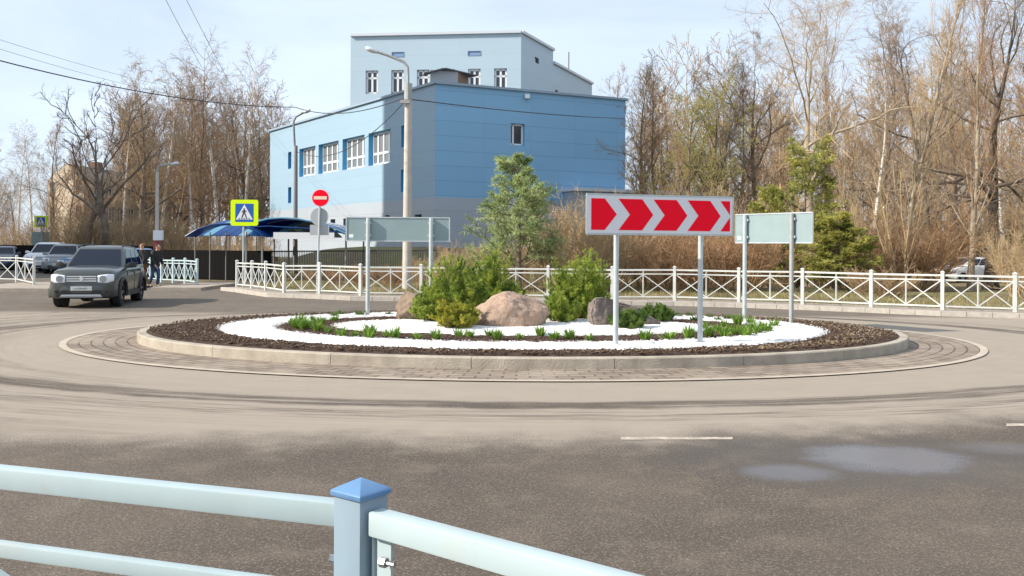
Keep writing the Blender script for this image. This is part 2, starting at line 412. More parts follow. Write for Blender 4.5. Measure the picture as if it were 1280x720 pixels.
for pi_, p in enumerate(me.polygons):
    r, k = divmod(pi_, n)
    for li, (kk, rr) in zip(p.loop_indices, ((k, r), (k + 1, r), (k + 1, r + 1), (k, r + 1))): uvl.data[li].uv = (arc[kk], rr / 6 * 1.12)
tag(link('paved_apron', me, ap.m), 'ring of brown stone setts round the island kerb', 'paving', kind='structure')
edg = mat('edging', (.44, .37, .295), .85, var=.12, vscale=3, bump=.2)
tag(link('edging_strip', ring_mesh('edging_strip', (8.2, 5.5), (8.08, 5.38), .016, 200), edg), 'flush pale edging line round the sett apron', 'edging', kind='structure')
# raised kerb of stone blocks
m_ = MB(); th = 0
segs = []
t = 0.03
while t < 2 * PI:
    ds = math.hypot(6.96 * math.sin(t), 4.4 * math.cos(t)); dt = 1.98 / ds; segs.append((t, min(t + dt, 2 * PI + .02))); t += dt
for t0, t1 in segs:
    K = 8; gap = .0007
    for k in range(K):
        u0, u1 = t0 + (t1 - t0) * k / K, t0 + (t1 - t0) * (k + 1) / K
        if k == 0: u0 += gap
        if k == K - 1: u1 -= gap
        pr = []
        for u in (u0, u1):
            o_, i_ = ell(6.96, 4.4, u), ell(6.81, 4.25, u); oc = ell(6.945, 4.385, u); ob = ell(6.96, 4.4, u)
            pr.append([(ob[0], ob[1], -.05), (ob[0], ob[1], .153), (oc[0], oc[1], .17), (i_[0], i_[1], .17), (i_[0], i_[1], -.05)])
        m_.loft(pr, caps=(k in (0, K - 1)), close=True)
kst = mat('island_kerb_stone', (.47, .41, .33), .88, vscale=2.2, bump=.6, bscale=45, col2=(.29, .25, .20))
tag(m_.build('island_kerb', kst, recalc=True), 'raised concrete kerb of long blocks round the oval island', 'kerb', kind='structure')
# soil
so_ = NT('mulch'); pos = so_.n('ShaderNodeNewGeometry').outputs['Position']
n1 = so_.noise(pos, 9, 6, .75); n2 = so_.noise(pos, 45, 4, .7); n3 = so_.noise(pos, 1.5, 3)
c = so_.mix(so_.step(n1, .38, .62), (.040, .023, .014), (.11, .064, .040))
c = so_.mix(so_.math('MULTIPLY', so_.step(n2, .55, .72), .5), c, (.16, .108, .07))
so_.l(c, so_.b.inputs['Base Color']); so_.b.inputs['Roughness'].default_value = .95; so_.bump(n2, 1.0, .05)
me = ring_mesh('soil_bed', (6.82, 4.26), (.05, .05), .196, 220, 60, .007, 5)
for v in me.vertices:
    d = min(1, math.hypot((v.co.x - ECX) / 6.82, (v.co.y - ECY) / 4.26)); v.co.z += .012 * (1 - d) - .03 * smooth((d - .965) / .03)
tag(link('soil_bed', me, so_.m), 'dark brown mulched soil of the oval island', 'soil', kind='structure')
# white marble gravel: outer ring and middle
wg = NT('white_gravel_mat'); pos = wg.n('ShaderNodeNewGeometry').outputs['Position']
vo = wg.n('ShaderNodeTexVoronoi'); vo.inputs['Scale'].default_value = 34; wg.l(pos, vo.inputs['Vector'])
n1 = wg.noise(pos, 3, 5, .7)
c = wg.mix(wg.step(n1, .3, .7), (.70, .69, .67), (.82, .81, .80)); wg.l(c, wg.b.inputs['Base Color']); wg.b.inputs['Roughness'].default_value = .8
wg.bump(wg.math('SUBTRACT', 1.0, vo.outputs['Distance']), .5, .02)
GR_O = ((5.57, 3.7), (4.52, 2.76)); GR_I = (3.54, 1.72)
me = ring_mesh('white_gravel', GR_O[0], GR_O[1], .226, 260, 10, .006, 8, edge=.018, drop=.05)
tag(link('white_gravel', me, wg.m), 'outer oval band of white gravel on the island', 'gravel', kind='structure')
me = ring_mesh('white_gravel', GR_I, (.02, .02), .232, 220, 24, .006, 9, edge=.02, drop=.05)
tag(link('white_gravel', me, wg.m), 'white gravel middle of the island round the boulders', 'gravel', kind='structure')
# loose bits: mulch chips and stray white stones
def scatter_chips(n, pts, zmean, sz, seed, flat=.5, keep=None):
    rg = np.random.default_rng(seed); V = []; Fq = []
    base = np.array([[1, 0, 0], [-1, 0, 0], [0, 1, 0], [0, -1, 0], [0, 0, 1], [0, 0, -1]], float)
    fc = np.array([[0, 2, 4], [2, 1, 4], [1, 3, 4], [3, 0, 4], [2, 0, 5], [1, 2, 5], [3, 1, 5], [0, 3, 5]])
    n = len(pts); ssz = rg.uniform(sz[0], sz[1], (n, 1, 1)); st = rg.uniform(.5, 1.6, (n, 1, 3)); st[..., 2] *= flat
    b = base[None] * st * ssz + rg.normal(0, .12, (n, 6, 3)) * ssz
    az = rg.uniform(0, 2 * PI, n); ca, sa = np.cos(az)[:, None], np.sin(az)[:, None]
    x = b[..., 0] * ca - b[..., 1] * sa; y = b[..., 0] * sa + b[..., 1] * ca; tl = rg.normal(0, .5, (n, 1)); z = b[..., 2] + x * tl
    v = np.stack([x + pts[:, 0:1], y + pts[:, 1:2], z + zmean + rg.uniform(-.005, .012, (n, 1))], -1).reshape(-1, 3)
    f = (fc[None] + (np.arange(n) * 6)[:, None, None]).reshape(-1, 3)
    return np_mesh('chips', v, [f])
def ell_pts(n, lo, hi, seed):
    rg = np.random.default_rng(seed); th = rg.uniform(0, 2 * PI, n); t = rg.uniform(0, 1, n)
    A_ = lo[0] + (hi[0] - lo[0]) * t; B_ = lo[1] + (hi[1] - lo[1]) * t
    return np.stack([ECX + A_ * np.cos(th), ECY + B_ * np.sin(th)], 1)
chip = mat('bark_chip', (.135, .078, .048), .95, col2=(.045, .026, .017), vscale=14)
pts = np.concatenate([ell_pts(110, (4.6, 2.8), (5.5, 3.6), 61), ell_pts(70, (.5, .3), (3.5, 1.7), 62), ell_pts(9000, (5.6, 3.72), (6.76, 4.2), 21), ell_pts(5000, (3.66, 1.86), (4.42, 2.64), 22)])
tag(link('mulch', scatter_chips(0, pts, .204, (.008, .026), 3), chip), 'loose bark mulch chips strewn over the island soil', 'mulch', kind='stuff')
dry = mat('dry_leaf', (.26, .19, .115), .9, col2=(.12, .08, .05), vscale=5)
rg = np.random.default_rng(31); th = rg.uniform(-1.1, .9, 700); t = rg.uniform(.2, .9, 700) 
pts = np.stack([ECX + (5.6 + 1.1 * t) * np.cos(th), ECY + (3.72 + .45 * t) * np.sin(th)], 1)
th = rg.uniform(3.5, 5.9, 240); t = rg.uniform(.1, .9, 240)
pts = np.concatenate([pts, np.stack([ECX + (5.6 + 1.1 * t) * np.cos(th), ECY + (3.72 + .45 * t) * np.sin(th)], 1)])
tag(link('dry_leaves', scatter_chips(0, pts, .21, (.012, .04), 4, .35), dry), 'withered pale plant remains scattered on the outer soil', 'dead leaves', kind='stuff')
stone = mat('white_stone', (.80, .79, .77), .8, col2=(.62, .60, .57), vscale=18)
pts = np.concatenate([ell_pts(1500, (5.40, 3.56), (5.60, 3.73), 41), ell_pts(1200, (4.50, 2.74), (4.66, 2.88), 42), ell_pts(1100, (3.38, 1.60), (3.57, 1.75), 43), ell_pts(90, (4.6, 2.6), (6.6, 4.1), 44), ell_pts(5000, (4.55, 2.77), (5.5, 3.63), 45), ell_pts(5000, (1, .4), (3.5, 1.7), 46)])
tag(link('gravel_stones', scatter_chips(0, pts, .224, (.006, .014), 5, .6), stone), 'loose white stones on and around the gravel bands', 'gravel', kind='stuff')
# ------------------------------------------------------------------ vegetation generators (numpy)
def nrm(v): return v / np.maximum(np.linalg.norm(v, axis=-1, keepdims=True), 1e-9)
def grow(rng, P0, D0, L, R0, seg, wig, up, rend):
    N = len(P0); pts = np.empty((N, seg + 1, 3)); pts[:, 0] = P0; d = D0.copy(); p = P0.copy(); st = (L / seg)[:, None]
    upv = np.array([0, 0, 1.0])
    for s_ in range(seg):
        d = nrm(d + rng.normal(0, wig, (N, 3)) + upv * up)
        p = p + d * st; pts[:, s_ + 1] = p
    t = np.linspace(0, 1, seg + 1)[None]
    return pts, R0[:, None] * (1 - (1 - rend) * t)
def spawn(rng, par, prad, n, t0, t1, ang, asd, lr, lfall, rr, rmin, plen, seg, wig, up, rend, az0=None, atop=None):
    """n children on every parent polyline"""
    N, S1, _ = par.shape
    t = (np.arange(n)[None] + rng.uniform(0, 1, (N, n))) / n
    t = t0 + (t1 - t0) * t; ft = t * (S1 - 1); i = np.clip(ft.astype(int), 0, S1 - 2); f = (ft - i)[..., None]
    r_ = np.arange(N)[:, None]
    p = par[r_, i] * (1 - f) + par[r_, i + 1] * f; T = nrm(par[r_, i + 1] - par[r_, i])
    rad = prad[r_, i] * (1 - f[..., 0]) + prad[r_, i + 1] * f[..., 0]
    az = (np.arange(n)[None] * 2.39996 + rng.uniform(0, 6.28, (N, 1)) + rng.normal(0, .5, (N, n)))
    ref = np.where(np.abs(T[..., 2:3]) > .95, np.array([1.0, 0, 0]), np.array([0, 0, 1.0]))
    a = nrm(np.cross(T, ref)); b = np.cross(T, a)
    tt = (t - t0) / max(t1 - t0, 1e-6); an = np.radians(rng.normal(0, asd, (N, n)) + ang + ((ang if atop is None else atop) - ang) * tt ** 1.5)
    d = T * np.cos(an)[..., None] + (a * np.cos(az)[..., None] + b * np.sin(az)[..., None]) * np.sin(an)[..., None]
    Ln = plen[:, None] * lr * (1 - lfall * (t - t0) / max(t1 - t0, 1e-6)) * rng.uniform(.65, 1.25, (N, n))
    R0 = np.maximum(rad * rr * rng.uniform(.8, 1.1, (N, n)), rmin)
    pts, rd = grow(rng, p.reshape(-1, 3), d.reshape(-1, 3), Ln.ravel(), R0.ravel(), seg, wig, up, rend)
    return pts, np.maximum(rd, rmin * .6), Ln.ravel()
def tubes(lst, name):
    """lst of (pts, rad, sides) -> mesh"""
    V = []; Fs = []; o = 0
    for pts, rad, n in lst:
        N, S1, _ = pts.shape
        if N == 0: continue
        T = np.empty_like(pts); T[:, 1:-1] = pts[:, 2:] - pts[:, :-2]; T[:, 0] = pts[:, 1] - pts[:, 0]; T[:, -1] = pts[:, -1] - pts[:, -2]; T = nrm(T)
        m = nrm(pts[:, -1] - pts[:, 0]); ref = np.where(np.abs(m[:, 2:3]) > .8, np.array([1.0, 0, 0]), np.array([0, 0, 1.0]))[:, None]
        a = nrm(np.cross(T, ref)); b = np.cross(T, a)
        k = np.arange(n) * 2 * PI / n
        v = pts[:, :, None] + (a[:, :, None] * np.cos(k)[:, None] + b[:, :, None] * np.sin(k)[:, None]) * rad[:, :, None, None]
        V.append(v.reshape(-1, 3))
        base = (np.arange(N)[:, None, None] * S1 + np.arange(S1 - 1)[None, :, None]) * n
        kk = np.arange(n)[None, None]; k2 = (np.arange(n) + 1)[None, None] % n
        Fs.append(np.stack([base + kk, base + k2, base + n + k2, base + n + kk], -1).reshape(-1, 4) + o); o += N * S1 * n
    me = np_mesh(name, np.concatenate(V), Fs)
    me.polygons.foreach_set('use_smooth', [True] * len(me.polygons)); return me
def blades(rng, P, D, L, W, name=None, bend=0.0):
    """one thin triangle (leaf / needle) per row"""
    N = len(P); a = nrm(np.cross(D, rng.normal(0, 1, (N, 3))))
    q = P + D * L[:, None]
    v = np.stack([P + a * W[:, None] * .5, P - a * W[:, None] * .5, q], 1).reshape(-1, 3)
    return v, np.arange(N * 3).reshape(-1, 3)
def sample(rng, pts, n, t0=0.0, t1=1.0):
    N, S1, _ = pts.shape; t = rng.uniform(t0, t1, (N, n)); ft = t * (S1 - 1); i = np.clip(ft.astype(int), 0, S1 - 2); f = (ft - i)[..., None]; r_ = np.arange(N)[:, None]
    return (pts[r_, i] * (1 - f) + pts[r_, i + 1] * f).reshape(-1, 3), nrm(pts[r_, i + 1] - pts[r_, i]).reshape(-1, 3)

def trunk0(rng, H, r0, lean=0.0, wig=.05, seg=10, n=1, spread=0.0, rend=.05, base=0.0):
    az = rng.uniform(0, 6.28, n); P0 = np.stack([np.cos(az) * base * rng.uniform(.2, 1, n), np.sin(az) * base * rng.uniform(.2, 1, n), np.full(n, -.15)], 1)
    D0 = nrm(np.stack([np.cos(az) * spread + lean, np.sin(az) * spread, np.ones(n)], 1))
    L = H * rng.uniform(.75, 1.0, n) if n > 1 else np.full(n, H)
    p, r = grow(rng, P0, D0, L, np.full(n, r0), seg, wig, .05, rend)
    if n == 1: r[:, 0] *= 1.35
    return p, r, L
def bare_tree(seed, H, r0, sp, lean=0.0, wig=.05, n0=1, spread0=0.0, name='tree', leaves=None):
    """sp: one dict per branching level.  Levels flagged trunk go in the trunk mesh"""
    rng = np.random.default_rng(seed)
    par, pr, pl = trunk0(rng, H, r0, lean, wig, 12, n0, spread0)
    tr = [(par, pr, 9)]; cr = []
    for q in sp:
        c, cr_, cl = spawn(rng, par, pr, q['n'], q.get('t0', .3), q.get('t1', .98), q['a'], q.get('asd', 10), q['l'], q.get('lf', .5), q.get('rr', .55), q.get('rm', .008), pl, q.get('seg', 4), q.get('w', .12), q.get('up', .05), q.get('re', .3), atop=q.get('at'))
        (tr if q.get('trunk') else cr).append((c, cr_, q.get('sides', 3)))
        if q.get('keep'):       # next level grows from this level and the one above
            pass
        par, pr, pl = c, cr_, cl
    tm = tubes(tr, name + '_trunk'); cm = tubes(cr, name + '_crown')
    lm = None
    if leaves:
        Pp, Dd = sample(rng, par, leaves['n'], .2, 1.0); D = nrm(Dd + rng.normal(0, .8, Pp.shape))
        v, f = blades(rng, Pp, D, rng.uniform(.6, 1.3, len(Pp)) * leaves['l'], rng.uniform(.6, 1.3, len(Pp)) * leaves['w'])
        lm = np_mesh(name + '_leaves', v, [f])
    return tm, cm, lm

bark = mat('bark', (.26, .20, .145), .95, col2=(.09, .068, .052), vscale=3, bump=.6, bscale=25)
bark_pale = mat('bark_pale', (.50, .42, .31), .95, col2=(.22, .17, .12), vscale=2.5, bump=.6, bscale=22)
bark_dark = mat('bark_dark', (.14, .108, .085), .95, col2=(.07, .055, .045), vscale=3, bump=.6, bscale=25)
birch = NT('birch_bark'); pos = birch.n('ShaderNodeTexCoord').outputs['Object']
mpn = birch.n('ShaderNodeMapping'); mpn.inputs['Scale'].default_value = (1.5, 1.5, 9); birch.l(pos, mpn.inputs['Vector'])
nb = birch.noise(mpn.outputs[0], 1.2, 5, .65)
birch.l(birch.mix(birch.step(nb, .55, .66), (.72, .67, .60), (.08, .07, .06)), birch.b.inputs['Base Color']); birch.b.inputs['Roughness'].default_value = .85
birch = birch.m
def twig(name, c1, c2): return mat(name, c1, .9, col2=c2, vscale=.7)
tw_brown = twig('twig_brown', (.48, .335, .19), (.27, .185, .105))
tw_tan = twig('twig_tan', (.60, .45, .265), (.38, .27, .155))
tw_red = twig('twig_red', (.48, .29, .155), (.27, .165, .09))
tw_grey = twig('twig_grey', (.44, .35, .265), (.26, .20, .15))
tw_green = twig('twig_green', (.40, .34, .13), (.24, .20, .09))
bud = leafmat('bud_green', (.30, .28, .07), (.45, .41, .13), scale=1.2)

PROTO = {}
def proto(key, tm, cm, lm, bmat, tmat, lmat=None):
    tm.materials.append(bmat); cm.materials.append(tmat)
    if lm: lm.materials.append(lmat)
    PROTO[key] = (tm, cm, lm)
# broad spreading tree, excurrent trunk forking into limbs
OAK = [dict(n=16, t0=.28, t1=1, a=68, at=22, l=.50, lf=.45, rr=.55, seg=8, w=.20, up=.05, trunk=1, sides=6, re=.25),
       dict(n=8, t0=.2, t1=.98, a=48, l=.45, lf=.5, rr=.5, seg=6, w=.22, up=.03, sides=4, rm=.016),
       dict(n=8, t0=.15, t1=1, a=46, l=.50, lf=.4, rr=.55, seg=4, w=.22, up=.03, rm=.009),
       dict(n=8, t0=.1, t1=1, a=42, l=.58, lf=.3, rr=.6, seg=2, w=.2, up=.03, rm=.0055)]
proto('oak', *bare_tree(11, 15, .36, OAK, name='oak'), bark_dark, tw_grey)
proto('oak2', *bare_tree(12, 15, .33, OAK, lean=.06, wig=.09, name='oak'), bark, tw_brown)
LIN = [dict(n=30, t0=.16, t1=1, a=52, at=25, l=.34, lf=.55, rr=.42, seg=5, w=.13, up=.08, trunk=1, sides=4, rm=.02),
       dict(n=8, t0=.15, t1=1, a=38, l=.42, lf=.45, rr=.5, seg=4, w=.14, up=.08, rm=.012),
       dict(n=6, t0=.2, t1=1, a=38, l=.48, lf=.4, rr=.55, seg=3, w=.16, up=.05, rm=.008),
       dict(n=5, t0=.15, t1=1, a=40, l=.6, lf=.3, rr=.6, seg=2, w=.15, up=.05, rm=.006)]
proto('linden', *bare_tree(21, 13, .19, LIN, name='linden'), bark, tw_brown)
proto('linden2', *bare_tree(22, 13, .17, LIN, lean=-.03, wig=.06, name='linden'), bark, tw_red)
POP = [dict(n=34, t0=.14, t1=.98, a=24, l=.30, lf=.5, rr=.35, seg=6, w=.05, up=.17, trunk=1, sides=4, rm=.02),
       dict(n=9, t0=.1, t1=1, a=24, l=.42, lf=.4, rr=.5, seg=4, w=.08, up=.14, rm=.012),
       dict(n=7, t0=.2, t1=1, a=28, l=.48, lf=.3, rr=.6, seg=3, w=.10, up=.1, rm=.008)]
proto('poplar', *bare_tree(31, 16, .21, POP, name='poplar'), bark_pale, tw_tan)
proto('poplar2', *bare_tree(32, 16, .19, POP, wig=.04, name='poplar'), bark_pale, tw_red)
BIR = [dict(n=26, t0=.35, t1=.99, a=46, l=.26, lf=.6, rr=.32, seg=5, w=.08, up=.06, sides=4, rm=.016),
       dict(n=8, t0=.2, t1=1, a=42, l=.5, lf=.4, rr=.5, seg=4, w=.12, up=-.05, rm=.010),
       dict(n=8, t0=.2, t1=1, a=40, l=.55, lf=.3, rr=.6, seg=4, w=.10, up=-.16, rm=.006)]
proto('birch', *bare_tree(41, 15, .17, BIR, wig=.035, name='birch'), birch, tw_grey)
proto('birch2', *bare_tree(42, 15, .15, BIR, lean=.10, wig=.045, name='birch'), birch, tw_brown)
WIL = [dict(n=16, t0=.15, t1=.95, a=45, l=.46, lf=.5, rr=.5, seg=6, w=.14, up=.10, trunk=1, sides=5, rm=.02),
       dict(n=8, t0=.2, t1=1, a=40, l=.45, lf=.4, rr=.5, seg=5, w=.12, up=.02, rm=.012),
       dict(n=9, t0=.2, t1=1, a=40, l=.55, lf=.3, rr=.6, seg=4, w=.10, up=-.10, rm=.007)]
proto('willow', *bare_tree(51, 11, .26, WIL, n0=2, spread0=.25, name='willow', leaves=dict(n=9, l=.10, w=.035)), bark, tw_green, bud)
# hard-pruned tree: thick bare limbs, few twigs
PRU = [dict(n=7, t0=.35, t1=.98, a=48, l=.62, lf=.3, rr=.62, seg=8, w=.16, up=.14, trunk=1, sides=7, re=.35),
       dict(n=5, t0=.3, t1=1, a=42, l=.4, lf=.3, rr=.5, seg=5, w=.2, up=.1, trunk=1, sides=5, rm=.03),
       dict(n=6, t0=.4, t1=1, a=40, l=.45, lf=.3, rr=.4, seg=4, w=.2, up=.06, rm=.012),
       dict(n=3, t0=.3, t1=1, a=40, l=.5, lf=.3, rr=.6, seg=2, w=.2, up=.05, rm=.008)]
proto('pruned', *bare_tree(61, 7.5, .30, PRU, lean=-.06, wig=.08, name='pruned'), bark, tw_grey)
# the big pale forked tree
BIG = [dict(n=11, t0=.42, t1=1, a=66, at=24, l=.62, lf=.40, rr=.58, seg=9, w=.19, up=.06, trunk=1, sides=7, re=.22),
       dict(n=9, t0=.2, t1=1, a=48, l=.42, lf=.4, rr=.5, seg=6, w=.2, up=.04, sides=4, rm=.018),
       dict(n=8, t0=.15, t1=1, a=45, l=.52, lf=.4, rr=.55, seg=4, w=.2, up=.02, rm=.009),
       dict(n=8, t0=.1, t1=1, a=42, l=.6, lf=.3, rr=.6, seg=2, w=.18, up=.0, rm=.0055)]
proto('bigpale', *bare_tree(71, 15, .42, BIG, wig=.05, name='bigpale'), bark_pale, tw_tan)
# thickets: many stems from the ground
THI = [dict(n=9, t0=.2, t1=1, a=30, l=.42, lf=.4, rr=.55, seg=4, w=.16, up=.06, rm=.009),
       dict(n=7, t0=.2, t1=1, a=36, l=.46, lf=.3, rr=.6, seg=3, w=.2, up=.03, rm=.006)]
def thicket(seed, H, n0, spread, base, sp=THI, r=.022, name='thicket'):
    rng = np.random.default_rng(seed)
    p, rr, L = trunk0(rng, H, r, 0, .10, 6, n0, spread, .3, base)
    par, pr, pl = p, rr, L; cr = []
    for q in sp:
        c, cr_, cl = spawn(rng, par, pr, q['n'], q['t0'], q['t1'], q['a'], 12, q['l'], q['lf'], q['rr'], q['rm'], pl, q['seg'], q['w'], q['up'], .4)
        cr.append((c, cr_, 3)); par, pr, pl = c, cr_, cl
    return tubes([(p, rr, 4)], name + '_stems'), tubes(cr, name + '_twigs'), None
proto('bush_red', *thicket(81, 2.3, 34, .55, .6), tw_red, tw_red)
proto('bush_tan', *thicket(82, 2.6, 30, .35, .7), tw_tan, tw_tan)
proto('bush_brown', *thicket(83, 3.6, 22, .35, .8), tw_brown, tw_brown)
proto('bush_round', *thicket(84, 1.25, 40, 1.1, .4), tw_brown, tw_brown)
proto('sapling', *thicket(85, 7.5, 7, .10, .5, [dict(n=12, t0=.15, t1=1, a=26, l=.26, lf=.4, rr=.5, seg=4, w=.1, up=.12, rm=.010), dict(n=7, t0=.2, t1=1, a=32, l=.45, lf=.3, rr=.6, seg=3, w=.14, up=.06, rm=.007)], .05), tw_tan, tw_tan)
HT = {'oak': 15.5, 'oak2': 15.5, 'linden': 13.6, 'linden2': 13.6, 'poplar': 17.0, 'poplar2': 17.0, 'birch': 15.6, 'birch2': 15.6, 'willow': 12.5, 'pruned': 9.8, 'bigpale': 16.5,
      'bush_red': 2.6, 'bush_tan': 2.9, 'bush_brown': 4.0, 'bush_round': 1.3, 'sapling': 8.0}
for k, (tm, cm, lm) in PROTO.items():
    z = np.empty(len(cm.vertices) * 3, np.float32); cm.vertices.foreach_get('co', z); HT[k] = float(np.percentile(z[2::3], 99.7))
def plant(key, name, label, cat, px, y, top, rz, group, trunk='trunk', crown='crown', sc_xy=1.0, shift=0.0):
    x = ray(px, 330)[0] * y; z0 = tz(x, y); h = P(px, top, y).z - z0; s = h / HT[key]
    t = thing(name, label, cat, (x, y, z0), rz, group); t.scale = (s * sc_xy, s * sc_xy, s)
    tm, cm, lm = PROTO[key]
    link(trunk, tm, None, t); link(crown, cm, None, t)
    if lm: link('leaves', lm, None, t)
    return t

# --- right-hand wood, measured trees (pixel column, distance, top row)
GT = 'bare trees of the wood behind the railing'
plant('bigpale', 'bare_tree', 'big pale-barked bare tree with forked crooked limbs, standing above the yellow-green conifer', 'tree', 1012, 43, -45, .4, GT)
RT = [('linden', 'bare brown tree right beside the blue hall’s far corner', 797, 60, 62, 0.3), ('linden2', 'slim bare tree second to the right of the blue hall', 826, 57, 92, 2.1),
      ('willow', 'tree with a haze of fresh yellow-green buds right of the blue hall', 872, 50, 88, 1.0), ('linden', 'bare tree in front of the pale-green budding one', 850, 46, 165, 4.0),
      ('linden2', 'bare tree between the budding tree and the big pale-barked tree', 915, 56, 66, 5.2), ('oak2', 'thin-crowned bare tree left behind the big pale-barked tree', 955, 62, 30, 2.7),
      ('poplar', 'narrow upright bare tree just right of the yellow-green conifer', 1062, 47, 130, 1.7), ('birch', 'bare birch with spotted white trunk in the middle of the right-hand wood', 1086, 44, 62, .9),
      ('poplar', 'tall narrow tree with pale straight trunk and upright twigs', 1130, 42, -50, 3.3), ('oak', 'dark crooked bare tree behind the narrow pale-trunked one', 1160, 54, -20, 0.2),
      ('poplar2', 'tall narrow tree with reddish upright twigs near the right edge', 1214, 41, -60, 5.0), ('oak', 'dark thick-trunked spreading tree near the right edge', 1238, 45, -70, 2.2),
      ('oak2', 'bare spreading tree at the right edge of the wood', 1292, 46, -40, 4.4), ('birch2', 'leaning bare birch far right in the wood', 1262, 58, 10, 3.8),
      ('linden', 'bare tree behind the reddish narrow tree', 1190, 66, 10, 1.2), ('linden2', 'bare tree behind the spotted white birch', 1100, 66, 20, 3.0),
      ('poplar2', 'slender bare tree behind the big pale-barked tree', 1040, 60, 20, 2.0), ('oak', 'dark bare tree low behind the arrow sign', 890, 70, 95, 3.5),
      ('linden', 'bare tree whose crown shows above the blue hall’s low right roof', 762, 96, 82, 5.5), ('linden2', 'bare tree overlapping the right picture edge', 1345, 52, -30, .8),
      ('sapling', 'tall clump of pale saplings left of the white car', 1125, 37, 195, .3), ('sapling', 'tall clump of pale saplings behind the white car', 1232, 60, 190, 2.3),
      ('sapling', 'clump of thin saplings behind the right blank sign board', 985, 48, 215, 4.3), ('sapling', 'clump of thin saplings right of the yellow-green conifer', 1075, 38, 235, 1.3),
      ('sapling', 'clump of thin saplings behind the arrow sign', 905, 44, 215, 5.3), ('sapling', 'clump of saplings at the right picture edge', 1318, 36, 205, 3.9)]
for k, lab, px, y, top, rz in RT: plant(k, 'bare_tree' if k != 'sapling' else 'sapling_clump', lab, 'tree' if k != 'sapling' else 'saplings', px, y, top, rz, GT, 'trunk' if k != 'sapling' else 'stem', 'crown' if k != 'sapling' else 'twigs')
# --- left-hand trees
GL = 'bare trees at the left behind the street'
LT = [('birch', 'first white-trunked birch from the left edge', 24, 86, 165, 0.2), ('birch2', 'second white-trunked birch from the left edge', 42, 85, 150, 2.9), ('linden', 'bare tree with tan crown between the left birches and the pruned tree', 62, 84, 140, 1.1),
      ('pruned', 'hard-pruned dark tree with thick bare limbs in front of the beige flats', 136, 58, 108, 2.0), ('pruned', 'dark leaning pruned tree left of the beige flats', 100, 60, 128, 4.6),
      ('oak2', 'bare spreading tree above the beige flats', 172, 84, 60, .7), ('birch', 'birch with twin-looking white trunk behind the walking people', 199, 88, 72, 1.4), ('birch2', 'leaning birch left of the blue canopy', 238, 88, 95, 2.4),
      ('birch', 'tallest bare birch left of the blue hall', 274, 90, 42, 4.2), ('birch2', 'birch rising behind the large crossing sign', 296, 92, 50, 0.5), ('linden', 'bare brown tree beside the blue hall’s left end', 325, 91, 112, 2.0),
      ('linden2', 'bare brown tree behind the blue canopy', 255, 90, 85, 3.1), ('linden2', 'bare tree among the birches, behind the lamp of the far lamp post', 215, 92, 70, 5.0), ('oak', 'dark bare tree behind the birches', 310, 98, 92, 1.0),
      ('linden', 'bare tree cut by the left picture edge', -8, 90, 150, 3.3),
      ('linden2', 'slim bare tree covering the near corner of the beige flats', 118, 82, 150, .9), ('birch2', 'leaning birch in front of the long side of the beige flats', 156, 83, 140, 5.4),
      ('linden', 'bare tree in front of the right half of the beige flats', 182, 86, 118, 2.6), ('linden2', 'low bare tree left of the beige flats’ near corner', 82, 82, 175, 4.1)]
for k, lab, px, y, top, rz in LT: plant(k, 'bare_tree', lab, 'tree', px, y, top, rz, GL)
# --- thickets
GB = 'leafless bushes behind the long railing'
BT = [('bush_red', 840, 33, 285), ('bush_red', 880, 34, 262), ('bush_red', 918, 33.5, 272), ('bush_red', 812, 36, 272), ('bush_brown', 862, 40, 232), ('bush_brown', 930, 39, 240), ('bush_tan', 762, 34, 262), ('bush_tan', 722, 33, 255),
      ('bush_tan', 742, 38, 236), ('bush_tan', 700, 36, 262), ('bush_tan', 560, 33, 315), ('bush_tan', 590, 32.5, 312), ('bush_tan', 530, 34, 318), ('bush_tan', 620, 33, 305), ('bush_tan', 660, 32.5, 308), ('bush_tan', 575, 37, 300), ('bush_tan', 640, 38, 296),
      ('bush_red', 490, 34.5, 330), ('bush_red', 455, 35.5, 330), ('bush_red', 420, 37, 334), ('bush_red', 390, 38, 334), ('bush_brown', 1060, 42, 262), ('bush_brown', 1105, 44, 240), ('bush_red', 1115, 40, 272), ('bush_red', 1075, 37, 300),
      ('bush_brown', 1130, 46, 235), ('bush_red', 1140, 39, 262), ('bush_brown', 1195, 62, 262), ('bush_red', 1222, 68, 275), ('bush_brown', 1290, 40, 240), ('bush_tan', 1285, 31, 282), ('bush_brown', 1235, 62, 245), ('bush_tan', 1300, 30, 300),
      ('bush_round', 1102, 30.5, 333), ('bush_brown', 990, 46, 262), ('bush_brown', 955, 44, 250), ('bush_brown', 1030, 46, 270), ('bush_red', 1180, 64, 285), ('bush_brown', 1300, 44, 230)]
PLACE = {'bush_red': 'reddish leafless bush', 'bush_tan': 'straw-coloured leafless bush', 'bush_brown': 'tall brown leafless bush', 'bush_round': 'low round leafless bush on the lawn right of the blank boards'}
byk = {}
for k, px, y, top in BT: byk.setdefault(k, []).append((px, y, top))
for k, lst in byk.items():
    for i, (px, y, top) in enumerate(sorted(lst)):
        if k == 'bush_round': lab = PLACE[k]
        elif i < 20: lab = f'{PLACE[k]}, {ORD[i]} of its kind from the left behind the long railing'
        plant(k, 'leafless_bush', lab, 'bush', px, y, top, i * 1.7, GB, 'stem', 'twigs', 1.15)
LB = [(85, 62, 262), (112, 60, 255), (140, 62, 262), (165, 58, 258), (190, 63, 262), (215, 62, 268), (60, 66, 268), (238, 66, 272), (20, 70, 275)]
for i, (px, y, top) in enumerate(sorted(LB)): plant('bush_brown', 'leafless_bush', f'brown leafless bush, {ORD[i]} from the left above the dark fence behind the cars', 'bush', px, y, top, i * 2.2, 'leafless bushes above the dark sheet fence', 'stem', 'twigs', 1.3)
